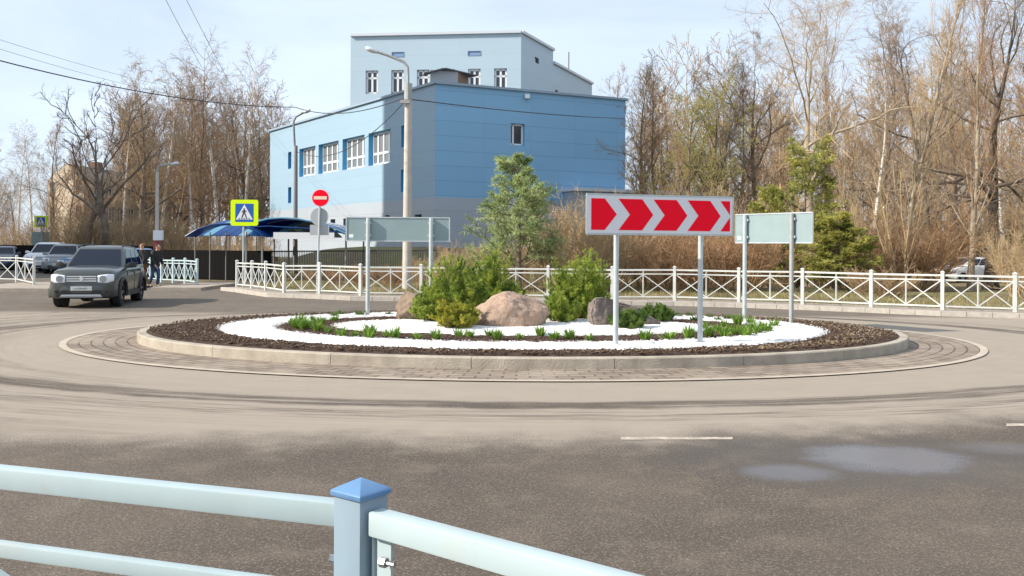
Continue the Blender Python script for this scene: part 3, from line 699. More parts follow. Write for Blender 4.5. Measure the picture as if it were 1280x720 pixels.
# --- far wood: one mass of thin trees
def far_wood(name, label, spots, seed, tm_):
    rng = np.random.default_rng(seed); kinds = []
    for q in range(3):
        par, pr, pl = trunk0(np.random.default_rng(seed + q), 13, .15, 0, .05, 8)
        c1, r1, l1 = spawn(rng, par, pr, 20, .15, .98, 36, 10, .32, .5, .45, .025, pl, 4, .12, .1, .3)
        c2, r2, l2 = spawn(rng, c1, r1, 7, .2, 1, 38, 10, .45, .4, .55, .018, l1, 3, .15, .06, .4)
        c3, r3, l3 = spawn(rng, c2, r2, 5, .2, 1, 38, 10, .5, .4, .6, .013, l2, 2, .15, .04, .5)
        me = tubes([(par, pr, 5), (c1, r1, 3), (c2, r2, 3), (c3, r3, 3)], 'tmp')
        v = np.empty(len(me.vertices) * 3, np.float32); me.vertices.foreach_get('co', v); l_ = np.empty(len(me.loops), np.int32); me.loops.foreach_get('vertex_index', l_)
        kinds.append((v.reshape(-1, 3), l_.reshape(-1, 4))); bpy.data.meshes.remove(me)
    V = []; Fq = []; o = 0
    for px, y, top in spots:
        v, f = kinds[rng.integers(3)]; x = ray(px, 330)[0] * y; z0 = tz(x, y); s = (P(px, top, y).z - z0) / 13.5; an = rng.uniform(0, 6.28)
        q = v * s; qx = q[:, 0] * math.cos(an) - q[:, 1] * math.sin(an); qy = q[:, 0] * math.sin(an) + q[:, 1] * math.cos(an)
        V.append(np.stack([qx + x, qy + y, q[:, 2] + z0], 1)); Fq.append(f + o); o += len(v)
    return tag(link(name, np_mesh(name, np.concatenate(V), Fq), tm_), label, 'wood', kind='stuff')
r_ = random.Random(5)
far_wood('far_woodland', 'hazy mass of thin bare trees deep in the wood at the right', [(r_.uniform(800, 1420), r_.uniform(68, 120), r_.uniform(95, 200) - max(0, (min(px_, 1200) - 950)) * .18) for px_ in [r_.uniform(800, 1400) for _ in range(95)]], 101, tw_brown)
far_wood('far_woodland', 'mass of thin bare trees behind the beige flats and the birches at the left', [(r_.uniform(150, 350), r_.uniform(95, 130), r_.uniform(110, 190)) for _ in range(52)] + [(r_.uniform(-60, 120), r_.uniform(120, 150), r_.uniform(205, 260)) for _ in range(20)], 111, twig('twig_umber', (.33, .225, .14), (.19, .125, .08)))
# brush layer under the trees (low undergrowth mass)
rng = np.random.default_rng(77); n = 2600
pxs = np.concatenate([rng.uniform(770, 1330, 2000), rng.uniform(140, 340, 300), rng.uniform(-20, 200, 300)])
ysx = np.concatenate([rng.uniform(40, 85, 2000), rng.uniform(70, 90, 300), rng.uniform(68, 85, 300)])
X_ = np.array([ray(p, 330)[0] for p in pxs]) * ysx
okm = ~((np.abs(pxs - 1207) < 72) & (ysx < 62))
pxs, ysx, X_ = pxs[okm], ysx[okm], X_[okm]; n = len(X_)
P0 = np.stack([X_, ysx, terrain(X_, ysx)], 1); D0 = nrm(np.stack([rng.normal(0, .3, n), rng.normal(0, .3, n), np.ones(n)], 1))
st, sr = grow(rng, P0, D0, rng.uniform(1.2, 4.2, n), np.full(n, .018), 4, .14, .05, .4)
c1, r1, l1 = spawn(rng, st, sr, 7, .15, 1, 36, 12, .42, .4, .6, .011, np.full(n, 2.5), 3, .18, .05, .5)
c2, r2, l2 = spawn(rng, c1, r1, 3, .2, 1, 38, 12, .5, .3, .6, .008, l1, 2, .18, .03, .5)
tag(link('undergrowth', tubes([(st, sr, 3), (c1, r1, 3), (c2, r2, 3)], 'undergrowth'), tw_brown), 'tangled leafless undergrowth on the floor of the wood', 'undergrowth', kind='stuff')

# --- conifers
ndl_mid = leafmat('needles_bluish', (.24, .33, .13), (.56, .62, .29), scale=1.8, transl=.4)
ndl_yel = leafmat('needles_yellowish', (.19, .215, .042), (.56, .53, .14), scale=1.6, transl=.4)
def conifer(seed, H, r0, n1, a1, l1, up1, need, nl, nw, t0=.12, droop=0.0, dens=(7, 5), lf=.85):
    rng = np.random.default_rng(seed)
    p, r, L = trunk0(rng, H, r0, .02, .02, 12)
    c1, q1, L1 = spawn(rng, p, r, n1, t0, .985, a1, 9, l1, lf, .35, .018, L, 6, .08, up1, .25)
    c2, q2, L2 = spawn(rng, c1, q1, dens[0], .2, 1, 45, 12, .40, .4, .5, .008, L1, 3, .12, .05, .4)
    c3, q3, L3 = spawn(rng, c2, q2, dens[1], .15, 1, 42, 12, .5, .3, .6, .005, L2, 2, .12, .06, .5)
    Pp, Dd = sample(rng, c3, need, 0, 1.05); D = nrm(Dd * .9 + rng.normal(0, .55, Pp.shape))
    v, f = blades(rng, Pp, D, rng.uniform(.7, 1.3, len(Pp)) * nl, rng.uniform(.7, 1.3, len(Pp)) * nw)
    P2, D2 = sample(rng, c1, need * 3, .55, 1.02); v2, f2 = blades(rng, P2, nrm(D2 + rng.normal(0, .55, P2.shape)), np.full(len(P2), nl), np.full(len(P2), nw))
    return tubes([(p, r, 8), (c1, q1, 4)], 'conifer_trunk'), tubes([(c2, q2, 3), (c3, q3, 3)], 'conifer_twigs'), np_mesh('conifer_needles', np.concatenate([v, v2]), [np.concatenate([f, f2 + len(v)])])
def place_conifer(name, label, px, y, top, args, m, group, rz=0.0, sx=1.0):
    tm, cm, nm = conifer(*args[0], **args[1]); tm.materials.append(bark); cm.materials.append(bark_dark); nm.materials.append(m)
    x = ray(px, 330)[0] * y; z0 = tz(x, y); s = (P(px, top, y).z - z0) / args[0][1]
    t = thing(name, label, 'tree', (x, y, z0), rz, group); t.scale = (s * sx, s * sx, s)
    link('trunk', tm, None, t); b_ = link('branch', cm, None, t); link('needles', nm, None, t); return t
place_conifer('pine_tree', 'young pale grey-green pine in front of the blue hall, behind the railing', 648, 31.5, 196, ((201, 4.2, .10, 44, 64, .44, .07, 11, .13, .024), dict(t0=.12, lf=.72, dens=(8, 5))), ndl_mid, None, sx=1.15)
place_conifer('conifer_tree', 'dense yellow-green conifer below the big pale-barked tree', 1000, 39, 188, ((202, 6.5, .14, 44, 62, .32, .06, 12, .15, .035), dict(t0=.06, lf=.50, dens=(7, 5))), ndl_yel, None, sx=1.2)
place_conifer('conifer_tree', 'small low yellow-green conifer spreading right of the blank board', 1040, 36, 272, ((203, 3.0, .08, 44, 64, .42, .08, 13, .13, .032), dict(t0=.05, lf=.6, dens=(7, 5))), ndl_yel, None, sx=1.5)
place_conifer('conifer_tree', 'small yellow-green conifer left of the big one, behind the arrow sign', 958, 38, 240, ((204, 4.0, .08, 44, 60, .36, .08, 12, .13, .032), dict(t0=.05, lf=.6, dens=(7, 5))), ndl_yel, None, sx=1.1)

# --- island shrubs (mountain pines)
ndl_mugo = leafmat('needles_mugo', (.10, .185, .022), (.48, .55, .085), scale=4, transl=.35)
ndl_gold = leafmat('needles_gold', (.20, .24, .02), (.55, .50, .06), scale=6)
ndl_green = leafmat('needles_green', (.06, .12, .02), (.20, .30, .055), scale=6)
def mugo(seed, H, Rr, nst, nsh, need, nl, nw, flat=1.0):
    rng = np.random.default_rng(seed)
    th = rng.uniform(0, 6.28, nst); ph = np.arccos(1 - rng.uniform(0, .93, nst))
    D = np.stack([np.sin(ph) * np.cos(th), np.sin(ph) * np.sin(th), np.cos(ph)], 1)
    L = np.sqrt(1 / ((np.sin(ph) / Rr) ** 2 + (np.cos(ph) / H) ** 2)) * rng.uniform(.72, 1.0, nst)
    P0 = np.stack([rng.normal(0, .08, nst), rng.normal(0, .08, nst), np.zeros(nst)], 1)
    c, r, = grow(rng, P0, D, L, np.full(nst, .014), 6, .10, .07, .35)
    c1, r1, l1 = spawn(rng, c, r, nsh, .25, 1.0, 40, 14, .26, .3, .6, .005, L, 4, .08, .22, .5)
    # keep the shoots above ground
    c1[..., 2] = np.maximum(c1[..., 2], .03)
    def nd(src, n, t0, t1, l):
        Pp, Dd = sample(rng, src, n, t0, t1); D_ = nrm(Dd * .75 + rng.normal(0, .55, Pp.shape) + np.array([0, 0, .15])); return blades(rng, Pp, D_, rng.uniform(.7, 1.2, len(Pp)) * l, np.full(len(Pp), nw))
    v, f = nd(c1, need, .05, 1.03, nl); v2, f2 = nd(c, need, .55, 1.02, nl); v3, f3 = nd(c1, need // 2, .82, 1.06, nl * .9); f2 = np.concatenate([f2, f3 + len(v2)]); v2 = np.concatenate([v2, v3])
    v[:, 2] = np.maximum(v[:, 2], .004); v2[:, 2] = np.maximum(v2[:, 2], .004)
    return tubes([(c, r, 4), (c1, r1, 3)], 'mugo_stem'), np_mesh('mugo_needles', np.concatenate([v, v2]), [np.concatenate([f, f2 + len(v)])])
def shrub(name, label, px, py, args, m, rz=0.0, z=.235, group='evergreen shrubs on the island', dy=0.0):
    sm, nm = mugo(*args); sm.materials.append(bark); nm.materials.append(m)
    g_ = G(px, py, z); t = thing(name, label, 'shrub', (g_.x, g_.y + dy, z - .01), rz, group); link('stem', sm, None, t); link('needles', nm, None, t); return t
shrub('mountain_pine', 'tall bushy mountain pine left of the pink boulder', 566, 398, (301, 1.40, .74, 100, 11, 46, .085, .011), ndl_mugo)
shrub('mountain_pine', 'bushy mountain pine directly behind the pink boulder', 612, 392, (302, 1.36, .72, 90, 11, 46, .085, .011), ndl_mugo, 1.0)
shrub('mountain_pine', 'low mountain pine branch clump between the brown rock and the golden dwarf pine', 541, 400, (306, .55, .48, 60, 9, 40, .07, .010), ndl_mugo, 2.0)
shrub('mountain_pine', 'large loose mountain pine between the two big boulders', 724, 396, (303, 1.66, .76, 105, 11, 46, .09, .0115), ndl_mugo, 2.3)
shrub('mountain_pine', 'low sprawling pine branches at the right foot of the pink boulder', 700, 401, (307, .62, .45, 44, 9, 38, .075, .010), ndl_mugo, .4)
shrub('dwarf_pine', 'round golden dwarf pine in front of the pink boulder’s left end', 570, 409, (304, .44, .46, 90, 10, 36, .055, .010), ndl_gold)
shrub('dwarf_pine', 'round green dwarf pine in front of the dark slab rock', 787, 409, (305, .34, .33, 80, 10, 36, .05, .010), ndl_green)
shrub('dwarf_pine', 'smaller round green dwarf pine right of the dark slab rock', 819, 401, (308, .33, .34, 70, 10, 36, .05, .010), ndl_green)
# --- perennial tufts in the dark soil ring
tuft_m = leafmat('tuft_green', (.10, .20, .025), (.30, .46, .07), scale=9, transl=.35)
tuft_d = leafmat('tuft_dark', (.045, .095, .022), (.13, .20, .05), scale=9, transl=.3)
def tuft(seed, n, h, spread, wdt):
    rng = np.random.default_rng(seed); az = rng.uniform(0, 6.28, n); b = rng.uniform(0, .05, n)
    P0 = np.stack([np.cos(az) * b, np.sin(az) * b, np.zeros(n)], 1); D = nrm(np.stack([np.cos(az) * rng.uniform(.1, spread, n), np.sin(az) * rng.uniform(.1, spread, n), np.ones(n)], 1))
    L = h * rng.uniform(.55, 1.1, n); c, r = grow(rng, P0, D, L, np.full(n, wdt), 4, .10, -.06, .15)
    side = nrm(np.cross(D, np.array([0, 0, 1.0]) + rng.normal(0, .2, (n, 3))))[:, None]
    w_ = wdt * np.array([.6, 1, .9, .55, .08])[None, :, None]
    v = np.stack([c + side * w_, c - side * w_], 2).reshape(-1, 3)
    base = (np.arange(n)[:, None] * 5 + np.arange(4)[None]) * 2
    return np_mesh('tuft', v, [np.stack([base, base + 1, base + 3, base + 2], -1).reshape(-1, 4)])
TU = [tuft(401, 70, .19, .8, .010), tuft(402, 56, .14, 1.1, .011), tuft(403, 90, .22, .7, .011), tuft(404, 40, .15, .6, .009)]
for t_ in TU: t_.materials.append(tuft_m)
TD = [tuft(405, 70, .13, 1.2, .009), tuft(406, 70, .10, 1.5, .010)]
for t_ in TD: t_.materials.append(tuft_d)
def tufts(lst, proto_, lab, group, s0=.8, s1=1.25, where='the dark soil ring'):
    for i, (px, py) in enumerate(lst):
        g_ = G(px, py, .20); o = link('green_tuft', proto_[i % len(proto_)], None)
        o.location = (g_.x, g_.y, .195); o.rotation_euler = (0, 0, i * 1.9); o.scale = (rnd.uniform(s0, s1),) * 3
        tag(o, lab.format(ORD[i]), 'plant', group)
tufts([(427, 421), (444, 421), (462, 423), (482, 420), (493, 423), (522, 424), (545, 424), (574, 421), (587, 422), (612, 420), (622, 425), (650, 424), (676, 420), (693, 424), (712, 424), (736, 426), (806, 425), (836, 425), (861, 424)], TU,
      'small green tuft, {} from the left in the front row of the soil ring', 'green tufts in the front of the soil ring', .85, 1.4)
tufts([(366, 408), (376, 404), (388, 409), (396, 414), (402, 406), (410, 416), (398, 411), (418, 402), (380, 412), (392, 402), (370, 411)], [TU[2], TU[0]], 'bushy green tuft, {} planted in the cluster at the island’s left end', 'green tufts at the left end of the soil ring', .7, 1.15)
tufts([(886, 421), (897, 415), (905, 422), (912, 412), (918, 419), (926, 414), (932, 421), (940, 412), (946, 418), (953, 412), (960, 416), (905, 408), (922, 406), (968, 409), (880, 412), (938, 405)], [TU[2], TU[0]], 'bushy bright green tuft, {} planted in the cluster at the island’s right end', 'green tufts at the right end of the soil ring', .7, 1.2)
tufts([(418, 396), (426, 394), (450, 395), (486, 394), (838, 396), (850, 397), (862, 396), (874, 399), (888, 398), (897, 401), (846, 395), (868, 401), (910, 400)], TD, 'small dark green tuft, {} from the left along the back of the soil ring', 'dark tufts in the back of the soil ring', .9, 1.4)
# --- rough grass on the verge
rng = np.random.default_rng(55); n = 26000
gx = rng.uniform(-14, 16, n); gy = yfence(gx) + .8 + np.abs(rng.normal(0, 6, n)); k = (gx > FX[0]) & (gy < 60); gx, gy = gx[k], gy[k]; n = len(gx)
v, f = blades(rng, np.stack([gx, gy, terrain(gx, gy) - .02], 1), nrm(np.stack([rng.normal(0, .5, n), rng.normal(0, .5, n), np.ones(n)], 1)), rng.uniform(.06, .2, n), rng.uniform(.015, .035, n))
tag(link('rough_grass', np_mesh('rough_grass', v, [f]), leafmat('dry_grass', (.20, .17, .07), (.36, .30, .14), scale=.5)), 'short half-dry grass on the verge behind the railing', 'grass', kind='stuff')

# ------------------------------------------------------------------ boulders
from mathutils import noise as mnoise
def boulder(name, label, px, py, dims, rz, seed, m, cuts, z=.235, rough=.085):
    bm = bmesh.new(); bmesh.ops.create_icosphere(bm, subdivisions=5, radius=1)
    rg = random.Random(seed); off = Vector((rg.uniform(-50, 50), rg.uniform(-50, 50), 0))
    planes = [(Vector(n).normalized(), d) for n, d in cuts]
    for v in bm.verts:
        p = v.co.copy()
        p *= 1 + .22 * mnoise.fractal(p * .9 + off, 1, 2, 3)
        for n_, d in planes:
            q = p.dot(n_) - d
            if q > 0: p -= n_ * q * .94
        p += v.co * (rough * mnoise.fractal(p * 3.2 + off, .9, 2, 5))
        p += v.co * (.012 * mnoise.noise(p * 22 + off))
        v.co = Vector((p.x * dims[0], p.y * dims[1], p.z * dims[2]))
    zm = min(v.co.z for v in bm.verts); zc = zm * .45
    for v in bm.verts: v.co.z -= zc
    bmesh.ops.bisect_plane(bm, geom=bm.verts[:] + bm.edges[:] + bm.faces[:], plane_co=(0, 0, -.06), plane_no=(0, 0, -1), clear_outer=True)
    me = bpy.data.meshes.new(name); bm.to_mesh(me); bm.free()
    me.polygons.foreach_set('use_smooth', [True] * len(me.polygons)); me.set_sharp_from_angle(angle=R(38))
    g_ = G(px, py, z); o = link(name, me, m); o.location = (g_.x, g_.y + dims[1] * .8, z); o.rotation_euler = (0, 0, rz)
    return tag(o, label, 'boulder')
granite = mat('pink_granite', (.40, .285, .215), .9, col2=(.25, .17, .125), vscale=7, bump=1.0, bscale=24)
rockb = mat('brown_rock', (.26, .19, .13), .9, col2=(.15, .11, .08), vscale=5, bump=.8, bscale=22)
rockd = mat('dark_rock', (.24, .195, .17), .9, col2=(.11, .085, .075), vscale=4, bump=.8, bscale=20)
boulder('boulder', 'large pink granite boulder in the middle of the island', 638, 408, (.73, .46, .53), 0, 4, granite, [((-.62, -.2, .76), .50), ((.42, -.25, .87), .46), ((.9, -.1, .1), .92), ((.3, -.95, .12), .72), ((-.35, -.9, .4), .7)])
boulder('boulder', 'brown rock half hidden by the tall left mountain pine', 514, 399, (.34, .36, .44), .3, 9, rockb, [((-.6, -.5, .7), .62), ((.2, -.9, .3), .7), ((.2, 0, .95), .7)])
# dark slab leaning to the right
def slab(name, label, px, py, m):
    g_ = G(px, py, .235); bm = bmesh.new()
    prof = [(-.64, -.06), (.72, -.06), (.70, .02), (.12, .34), (-.42, .52), (-.62, .47), (-.70, .2)]
    fr = [bm.verts.new((x, 0 if x > -.5 else .03, z)) for x, z in prof]; bk = [bm.verts.new((x * .92 + .02, .62, z * .9)) for x, z in prof]
    bm.faces.new(fr[::1]); bm.faces.new(bk[::-1])
    for i in range(len(prof)): bm.faces.new((fr[i], bk[i], bk[(i + 1) % len(prof)], fr[(i + 1) % len(prof)]))
    bmesh.ops.recalc_face_normals(bm, faces=bm.faces)
    bmesh.ops.bevel(bm, geom=bm.edges[:], offset=.035, segments=2, affect='EDGES')
    bmesh.ops.triangulate(bm, faces=bm.faces)
    for _ in range(4): 
        es = [e for e in bm.edges if e.calc_length() > .05]
        if es: bmesh.ops.subdivide_edges(bm, edges=es, cuts=1); bmesh.ops.triangulate(bm, faces=bm.faces)
    bm.normal_update()
    for v in bm.verts:
        q = v.co * 3.0 + Vector((7, 3, 1)); v.co += v.normal * (.045 * mnoise.fractal(q, .9, 2, 5) + .012 * mnoise.noise(v.co * 18))
    me = bpy.data.meshes.new(name); bm.to_mesh(me); bm.free(); me.polygons.foreach_set('use_smooth', [True] * len(me.polygons)); me.set_sharp_from_angle(angle=R(40))
    o = link(name, me, m); o.location = (g_.x, g_.y, .235); o.rotation_euler = (0, 0, .22)
    return tag(o, label, 'boulder')
slab('boulder', 'dark slab rock sloping down to the right behind the arrow sign’s left post', 784, 406, rockd)
# ------------------------------------------------------------------ buildings
def clad(name, c, seam_h, seam_v, dark=.6, var=.06):
    m = NT(name); pos = m.n('ShaderNodeNewGeometry').outputs['Position']; sp = m.n('ShaderNodeSeparateXYZ'); m.l(pos, sp.inputs[0])
    tc = m.n('ShaderNodeTexCoord').outputs['UV']; su = m.n('ShaderNodeSeparateXYZ'); m.l(tc, su.inputs[0])
    fz = m.math('FRACT', m.math('DIVIDE', sp.outputs[2], seam_h)); lz = m.math('LESS_THAN', fz, .035 / seam_h)
    fu = m.math('FRACT', m.math('DIVIDE', su.outputs[0], seam_v)); lu = m.math('MULTIPLY', m.math('LESS_THAN', fu, .02 / seam_v), .6)
    n = m.noise(pos, .25, 4); cell = m.n('ShaderNodeTexWhiteNoise'); cell.noise_dimensions = '2D'
    cv = m.n('ShaderNodeCombineXYZ'); m.l(m.math('FLOOR', m.math('DIVIDE', su.outputs[0], seam_v)), cv.inputs[0]); m.l(m.math('FLOOR', m.math('DIVIDE', sp.outputs[2], seam_h)), cv.inputs[1]); m.l(cv.outputs[0], cell.inputs['Vector'])
    col = m.mix(m.math('ADD', m.math('MULTIPLY', n, .5), m.math('MULTIPLY', cell.outputs['Value'], .5)), tuple(q * (1 - var) for q in c), tuple(q * (1 + var) for q in c))
    col = m.mix(m.math('MAXIMUM', lz, lu), col, tuple(q * dark for q in c)); m.l(col, m.b.inputs['Base Color']); m.b.inputs['Roughness'].default_value = .5
    return m.m
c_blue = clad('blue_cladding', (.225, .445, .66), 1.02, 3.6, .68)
c_pale = clad('pale_cladding', (.44, .565, .65), 1.3, 3.2, .9, .03)
c_grey = clad('grey_cladding', (.37, .415, .465), 1.02, 3.2, .8)
c_lite = clad('lit_side_cladding', (.29, .42, .53), 1.02, 3.6, .88, .03)  # blue cladding again, sunlight painted in as a paler, greyer tone
reveal_b = mat('reveal_blue', (.06, .36, .62), .5)
reveal_d = mat('reveal_slate', (.16, .21, .27), .6)
wframe = mat('window_frame_white', (.80, .82, .84), .4)
glass = mat('window_glass', (.035, .045, .055), .08, spec=.8)
glass_g = mat('window_glass_grey', (.17, .185, .19), .12, spec=.6)
roofm = mat('flat_roof', (.16, .16, .165), .9)
flash = mat('roof_flashing', (.28, .36, .45), .5)
flash_l = mat('roof_flashing_pale', (.62, .66, .70), .5)
def wall(parent, name, m, A, B, z0, z1, holes=(), depth=.35, rev=None, thick=None, label=None):
    """wall from A to B (outside on the right hand going A->B faces the camera); rectangular holes with reveals"""
    A2, B2 = Vector((A[0], A[1], 0)), Vector((B[0], B[1], 0)); L = (B2 - A2).length; d = (B2 - A2) / L; n = Vector((d.y, -d.x, 0))
    S_ = sorted({0, L, *[q for h in holes for q in h[:2]]}); Z_ = sorted({z0, z1, *[q for h in holes for q in h[2:4]]})
    vs = []; fs = []; uv = []
    def pt(s, z, k=0): return A2 + d * s - n * k + Vector((0, 0, z))
    for i in range(len(S_) - 1):
        for j in range(len(Z_) - 1):
            ms, mz = (S_[i] + S_[i + 1]) / 2, (Z_[j] + Z_[j + 1]) / 2
            if any(h[0] < ms < h[1] and h[2] < mz < h[3] for h in holes): continue
            o = len(vs); q = [(S_[i], Z_[j]), (S_[i + 1], Z_[j]), (S_[i + 1], Z_[j + 1]), (S_[i], Z_[j + 1])]
            vs += [pt(*c) for c in q]; uv += q; fs.append((o, o + 1, o + 2, o + 3))
    me = bpy.data.meshes.new(name); off = parent.location
    me.from_pydata([v - off for v in vs], [], fs); ul = me.uv_layers.new(name='UVMap')
    for p in me.polygons:
        for li in p.loop_indices: ul.data[li].uv = uv[me.loops[li].vertex_index]
    o = link(name, me, m, parent)
    if label: o['label'] = label
    return pt, d, n
def window(parent, pt, d, n, h, dep, rev, gm, vbars=(), hbars=(), fw=.07, fr=None, sill=True):
    """reveal + frame part with its pane as sub-part"""
    s0, s1, a_, b_ = h
    mb = MB()
    mb.quad(pt(s0, a_), pt(s0, a_, dep), pt(s0, b_, dep), pt(s0, b_)); mb.quad(pt(s1, a_), pt(s1, b_), pt(s1, b_, dep), pt(s1, a_, dep))
    mb.quad(pt(s0, b_), pt(s0, b_, dep), pt(s1, b_, dep), pt(s1, b_)); mb.quad(pt(s0, a_), pt(s1, a_), pt(s1, a_, dep), pt(s0, a_, dep))
    fb = MB(); k = dep - .03
    def bar(sa, za, sb, zb, w): fb.bar(pt(sa, za, k), pt(sb, zb, k), w, .06, up=n)
    bar(s0 + fw / 2, a_, s0 + fw / 2, b_, fw); bar(s1 - fw / 2, a_, s1 - fw / 2, b_, fw); bar(s0, a_ + fw / 2, s1, a_ + fw / 2, fw); bar(s0, b_ - fw / 2, s1, b_ - fw / 2, fw)
    for t in vbars: bar(s0 + (s1 - s0) * t, a_, s0 + (s1 - s0) * t, b_, fw)
    for t in hbars: bar(s0, a_ + (b_ - a_) * t, s1, a_ + (b_ - a_) * t, fw)
    w_ = fb.build('window', fr or wframe, parent, world=True)
    rv = mb.build('reveal', rev, None, world=False)
    for v in rv.data.vertices: v.co -= parent.location
    rv.parent = w_
    pm = MB(); pm.quad(pt(s0, a_, dep), pt(s1, a_, dep), pt(s1, b_, dep), pt(s0, b_, dep)); pn = pm.build('pane', gm, None)
    for v in pn.data.vertices: v.co -= parent.location
    pn.parent = w_
    return w_
# the blue hall
C0 = P(544.5, 104.4, 60); ZR = C0.z
def at_z(px, py, z):
    X, Z = ray(px, py); y = (z - HC) / Z; return Vector((X * y, y, z))
L0 = at_z(337.8, 164.4, ZR); R0 = at_z(782, 125.5, ZR)
dR = (R0 - C0).normalized(); B_R = R0 + Vector((L0.x - C0.x, L0.y - C0.y, 0)); 
hall = thing('sports_hall', 'large pale and deep blue panelled public hall with a taller block behind', 'building', (C0.x, C0.y, 1.3))
ZB = .6
def hole(A, B, x0, x1, yt, yb, xm=None):
    xm = xm or (x0 + x1) / 2
    s0, _ = on_wall(A, B, x0, yb); s1, _ = on_wall(A, B, x1, yb); _, zt = on_wall(A, B, xm, yt); _, zb = on_wall(A, B, xm, yb)
    return (s0, s1, zb, zt)
_, ZG = on_wall(C0, R0, 560, 247)
big = [hole(L0, C0, 374, 394, 185, 220), hole(L0, C0, 398, 423, 178.5, 215.5), hole(L0, C0, 428, 455.5, 171.5, 210), hole(L0, C0, 460.5, 488, 162.5, 206)]
zt_ = sum(h[3] for h in big) / 4; zb_ = sum(h[2] for h in big) / 4
big = [(h[0], h[1], zb_, zt_) for h in big]
nar = [hole(L0, C0, 360, 364, 190, 211), hole(L0, C0, 360, 364, 234, 254), hole(L0, C0, 501.5, 505.5, 157, 184), hole(L0, C0, 501, 505, 212, 240)]
low = [hole(L0, C0, 413, 419, 274, 287), hole(L0, C0, 429, 433.5, 273, 293), hole(L0, C0, 481, 487, 269, 280), hole(L0, C0, 518, 527, 268, 290)]
ZG2 = ZG
up = [h for h in big + nar]; dn = [h for h in low if h[3] < ZG2 - .05]
pt, d_, n_ = wall(hall, 'wall', c_lite, L0, C0, ZG2, ZR, up)
for h in big: window(hall, pt, d_, n_, h, .42, reveal_b, glass_g, (.25, .5, .75), (.36,), .17)
for h in nar: window(hall, pt, d_, n_, h, .25, reveal_b, glass, (), (), .06, reveal_b)
pt, d_, n_ = wall(hall, 'wall', c_grey, L0, C0, ZB, ZG2, dn)
for h in dn: window(hall, pt, d_, n_, h, .3, reveal_d, glass, (), (), .06, reveal_d)
fr = [hole(C0, R0, 638, 655.5, 154.5, 181.5), hole(C0, R0, 640, 650, 211, 219)]
pt, d_, n_ = wall(hall, 'wall', c_blue, C0, R0, ZG2, ZR, fr, label='deep blue shaded end wall')
window(hall, pt, d_, n_, fr[0], .3, reveal_b, glass, (.28,), (), .13); window(hall, pt, d_, n_, fr[1], .3, reveal_d, glass, (), (), .07, reveal_d)
wall(hall, 'wall', c_grey, C0, R0, ZB, ZG2)
wall(hall, 'wall', c_blue, R0, B_R, ZB, ZR); wall(hall, 'wall', c_pale, B_R, L0, ZB, ZR)
mb = MB(); mb.quad(*[Vector((q.x, q.y, ZR - .25)) for q in (L0, C0, R0, B_R)]); mb.build('roof', roofm, hall, world=True)
mb = MB()
for A, B in ((L0, C0), (C0, R0), (R0, B_R), (B_R, L0)):
    dd = (B - A).normalized(); mb.bar(A + Vector((0, 0, .06)) - dd * .1, B + Vector((0, 0, .06)) + dd * .1, .34, .16)
mb.build('roof_edging', flash, hall, world=True)
# grey annex at the hall's right
Aq = P(700, 237, 63.0); Bq = P(702, 237, 0)
nd = Vector((dR.y, -dR.x, 0)).normalized()
sA, zA = on_wall(C0, R0, 705, 238)
q0 = Vector((C0.x, C0.y, 0)) + dR * sA + nd * 1.6; q0.z = 0; q1 = q0 + dR * 15.5
wall(hall, 'annex_wall', c_grey, q0 - nd * 2.2, q0, ZB, zA - .1); wall(hall, 'annex_wall', c_grey, q0, q1, ZB, zA - .1); wall(hall, 'annex_wall', c_grey, q1, q1 - nd * 2.2, ZB, zA - .1)
mb = MB(); mb.box(((q0.x + q1.x) / 2 - nd.x * 1.1, (q0.y + q1.y) / 2 - nd.y * 1.1, zA), (15.8, 2.6, .22), math.atan2(dR.y, dR.x)); mb.build('annex_roof', flash_l, hall, world=True)
# rooftop hut
h0 = Vector((P(537, 100, 64).x, 64.5, 0)); h1 = Vector((P(571, 100, 64).x, 65.2, 0)); h2 = Vector((P(585, 100, 66).x, 66.6, 0)); zt = P(555, 89, 65).z
mb = MB(); hh = [h0 + Vector((.4, 2.2, 0)), h0, h1, h2]
def zz(v, z): return Vector((v.x, v.y, z))
mb.quad(zz(hh[0], ZR - .3), zz(hh[1], ZR - .3), zz(hh[1], zt - .1), zz(hh[0], zt - .1)); mb.quad(zz(h0, ZR - .3), zz(h1, ZR - .3), zz(h1, zt), zz(h0, zt)); mb.build('roof_hut', mat('hut_grey', (.40, .43, .46), .7), hall, world=True)
mb = MB(); mb.quad(zz(h1, ZR - .3), zz(h2, ZR - .3), zz(h2, zt - .1), zz(h1, zt)); mb.build('hut_door_side', mat('hut_brown', (.26, .17, .12), .8), hall, world=True)
mb = MB(); mb.bar(zz(h0, zt - .35) - Vector((.5, .0, 0)), zz(h0.lerp(h1, .45), zt + .10), .9, .07); mb.bar(zz(h0.lerp(h1, .42), zt + .11), zz(h2, zt - .05) + Vector((.4, .1, 0)), 1.0, .07); mb.build('hut_roof', roofm, hall, world=True)
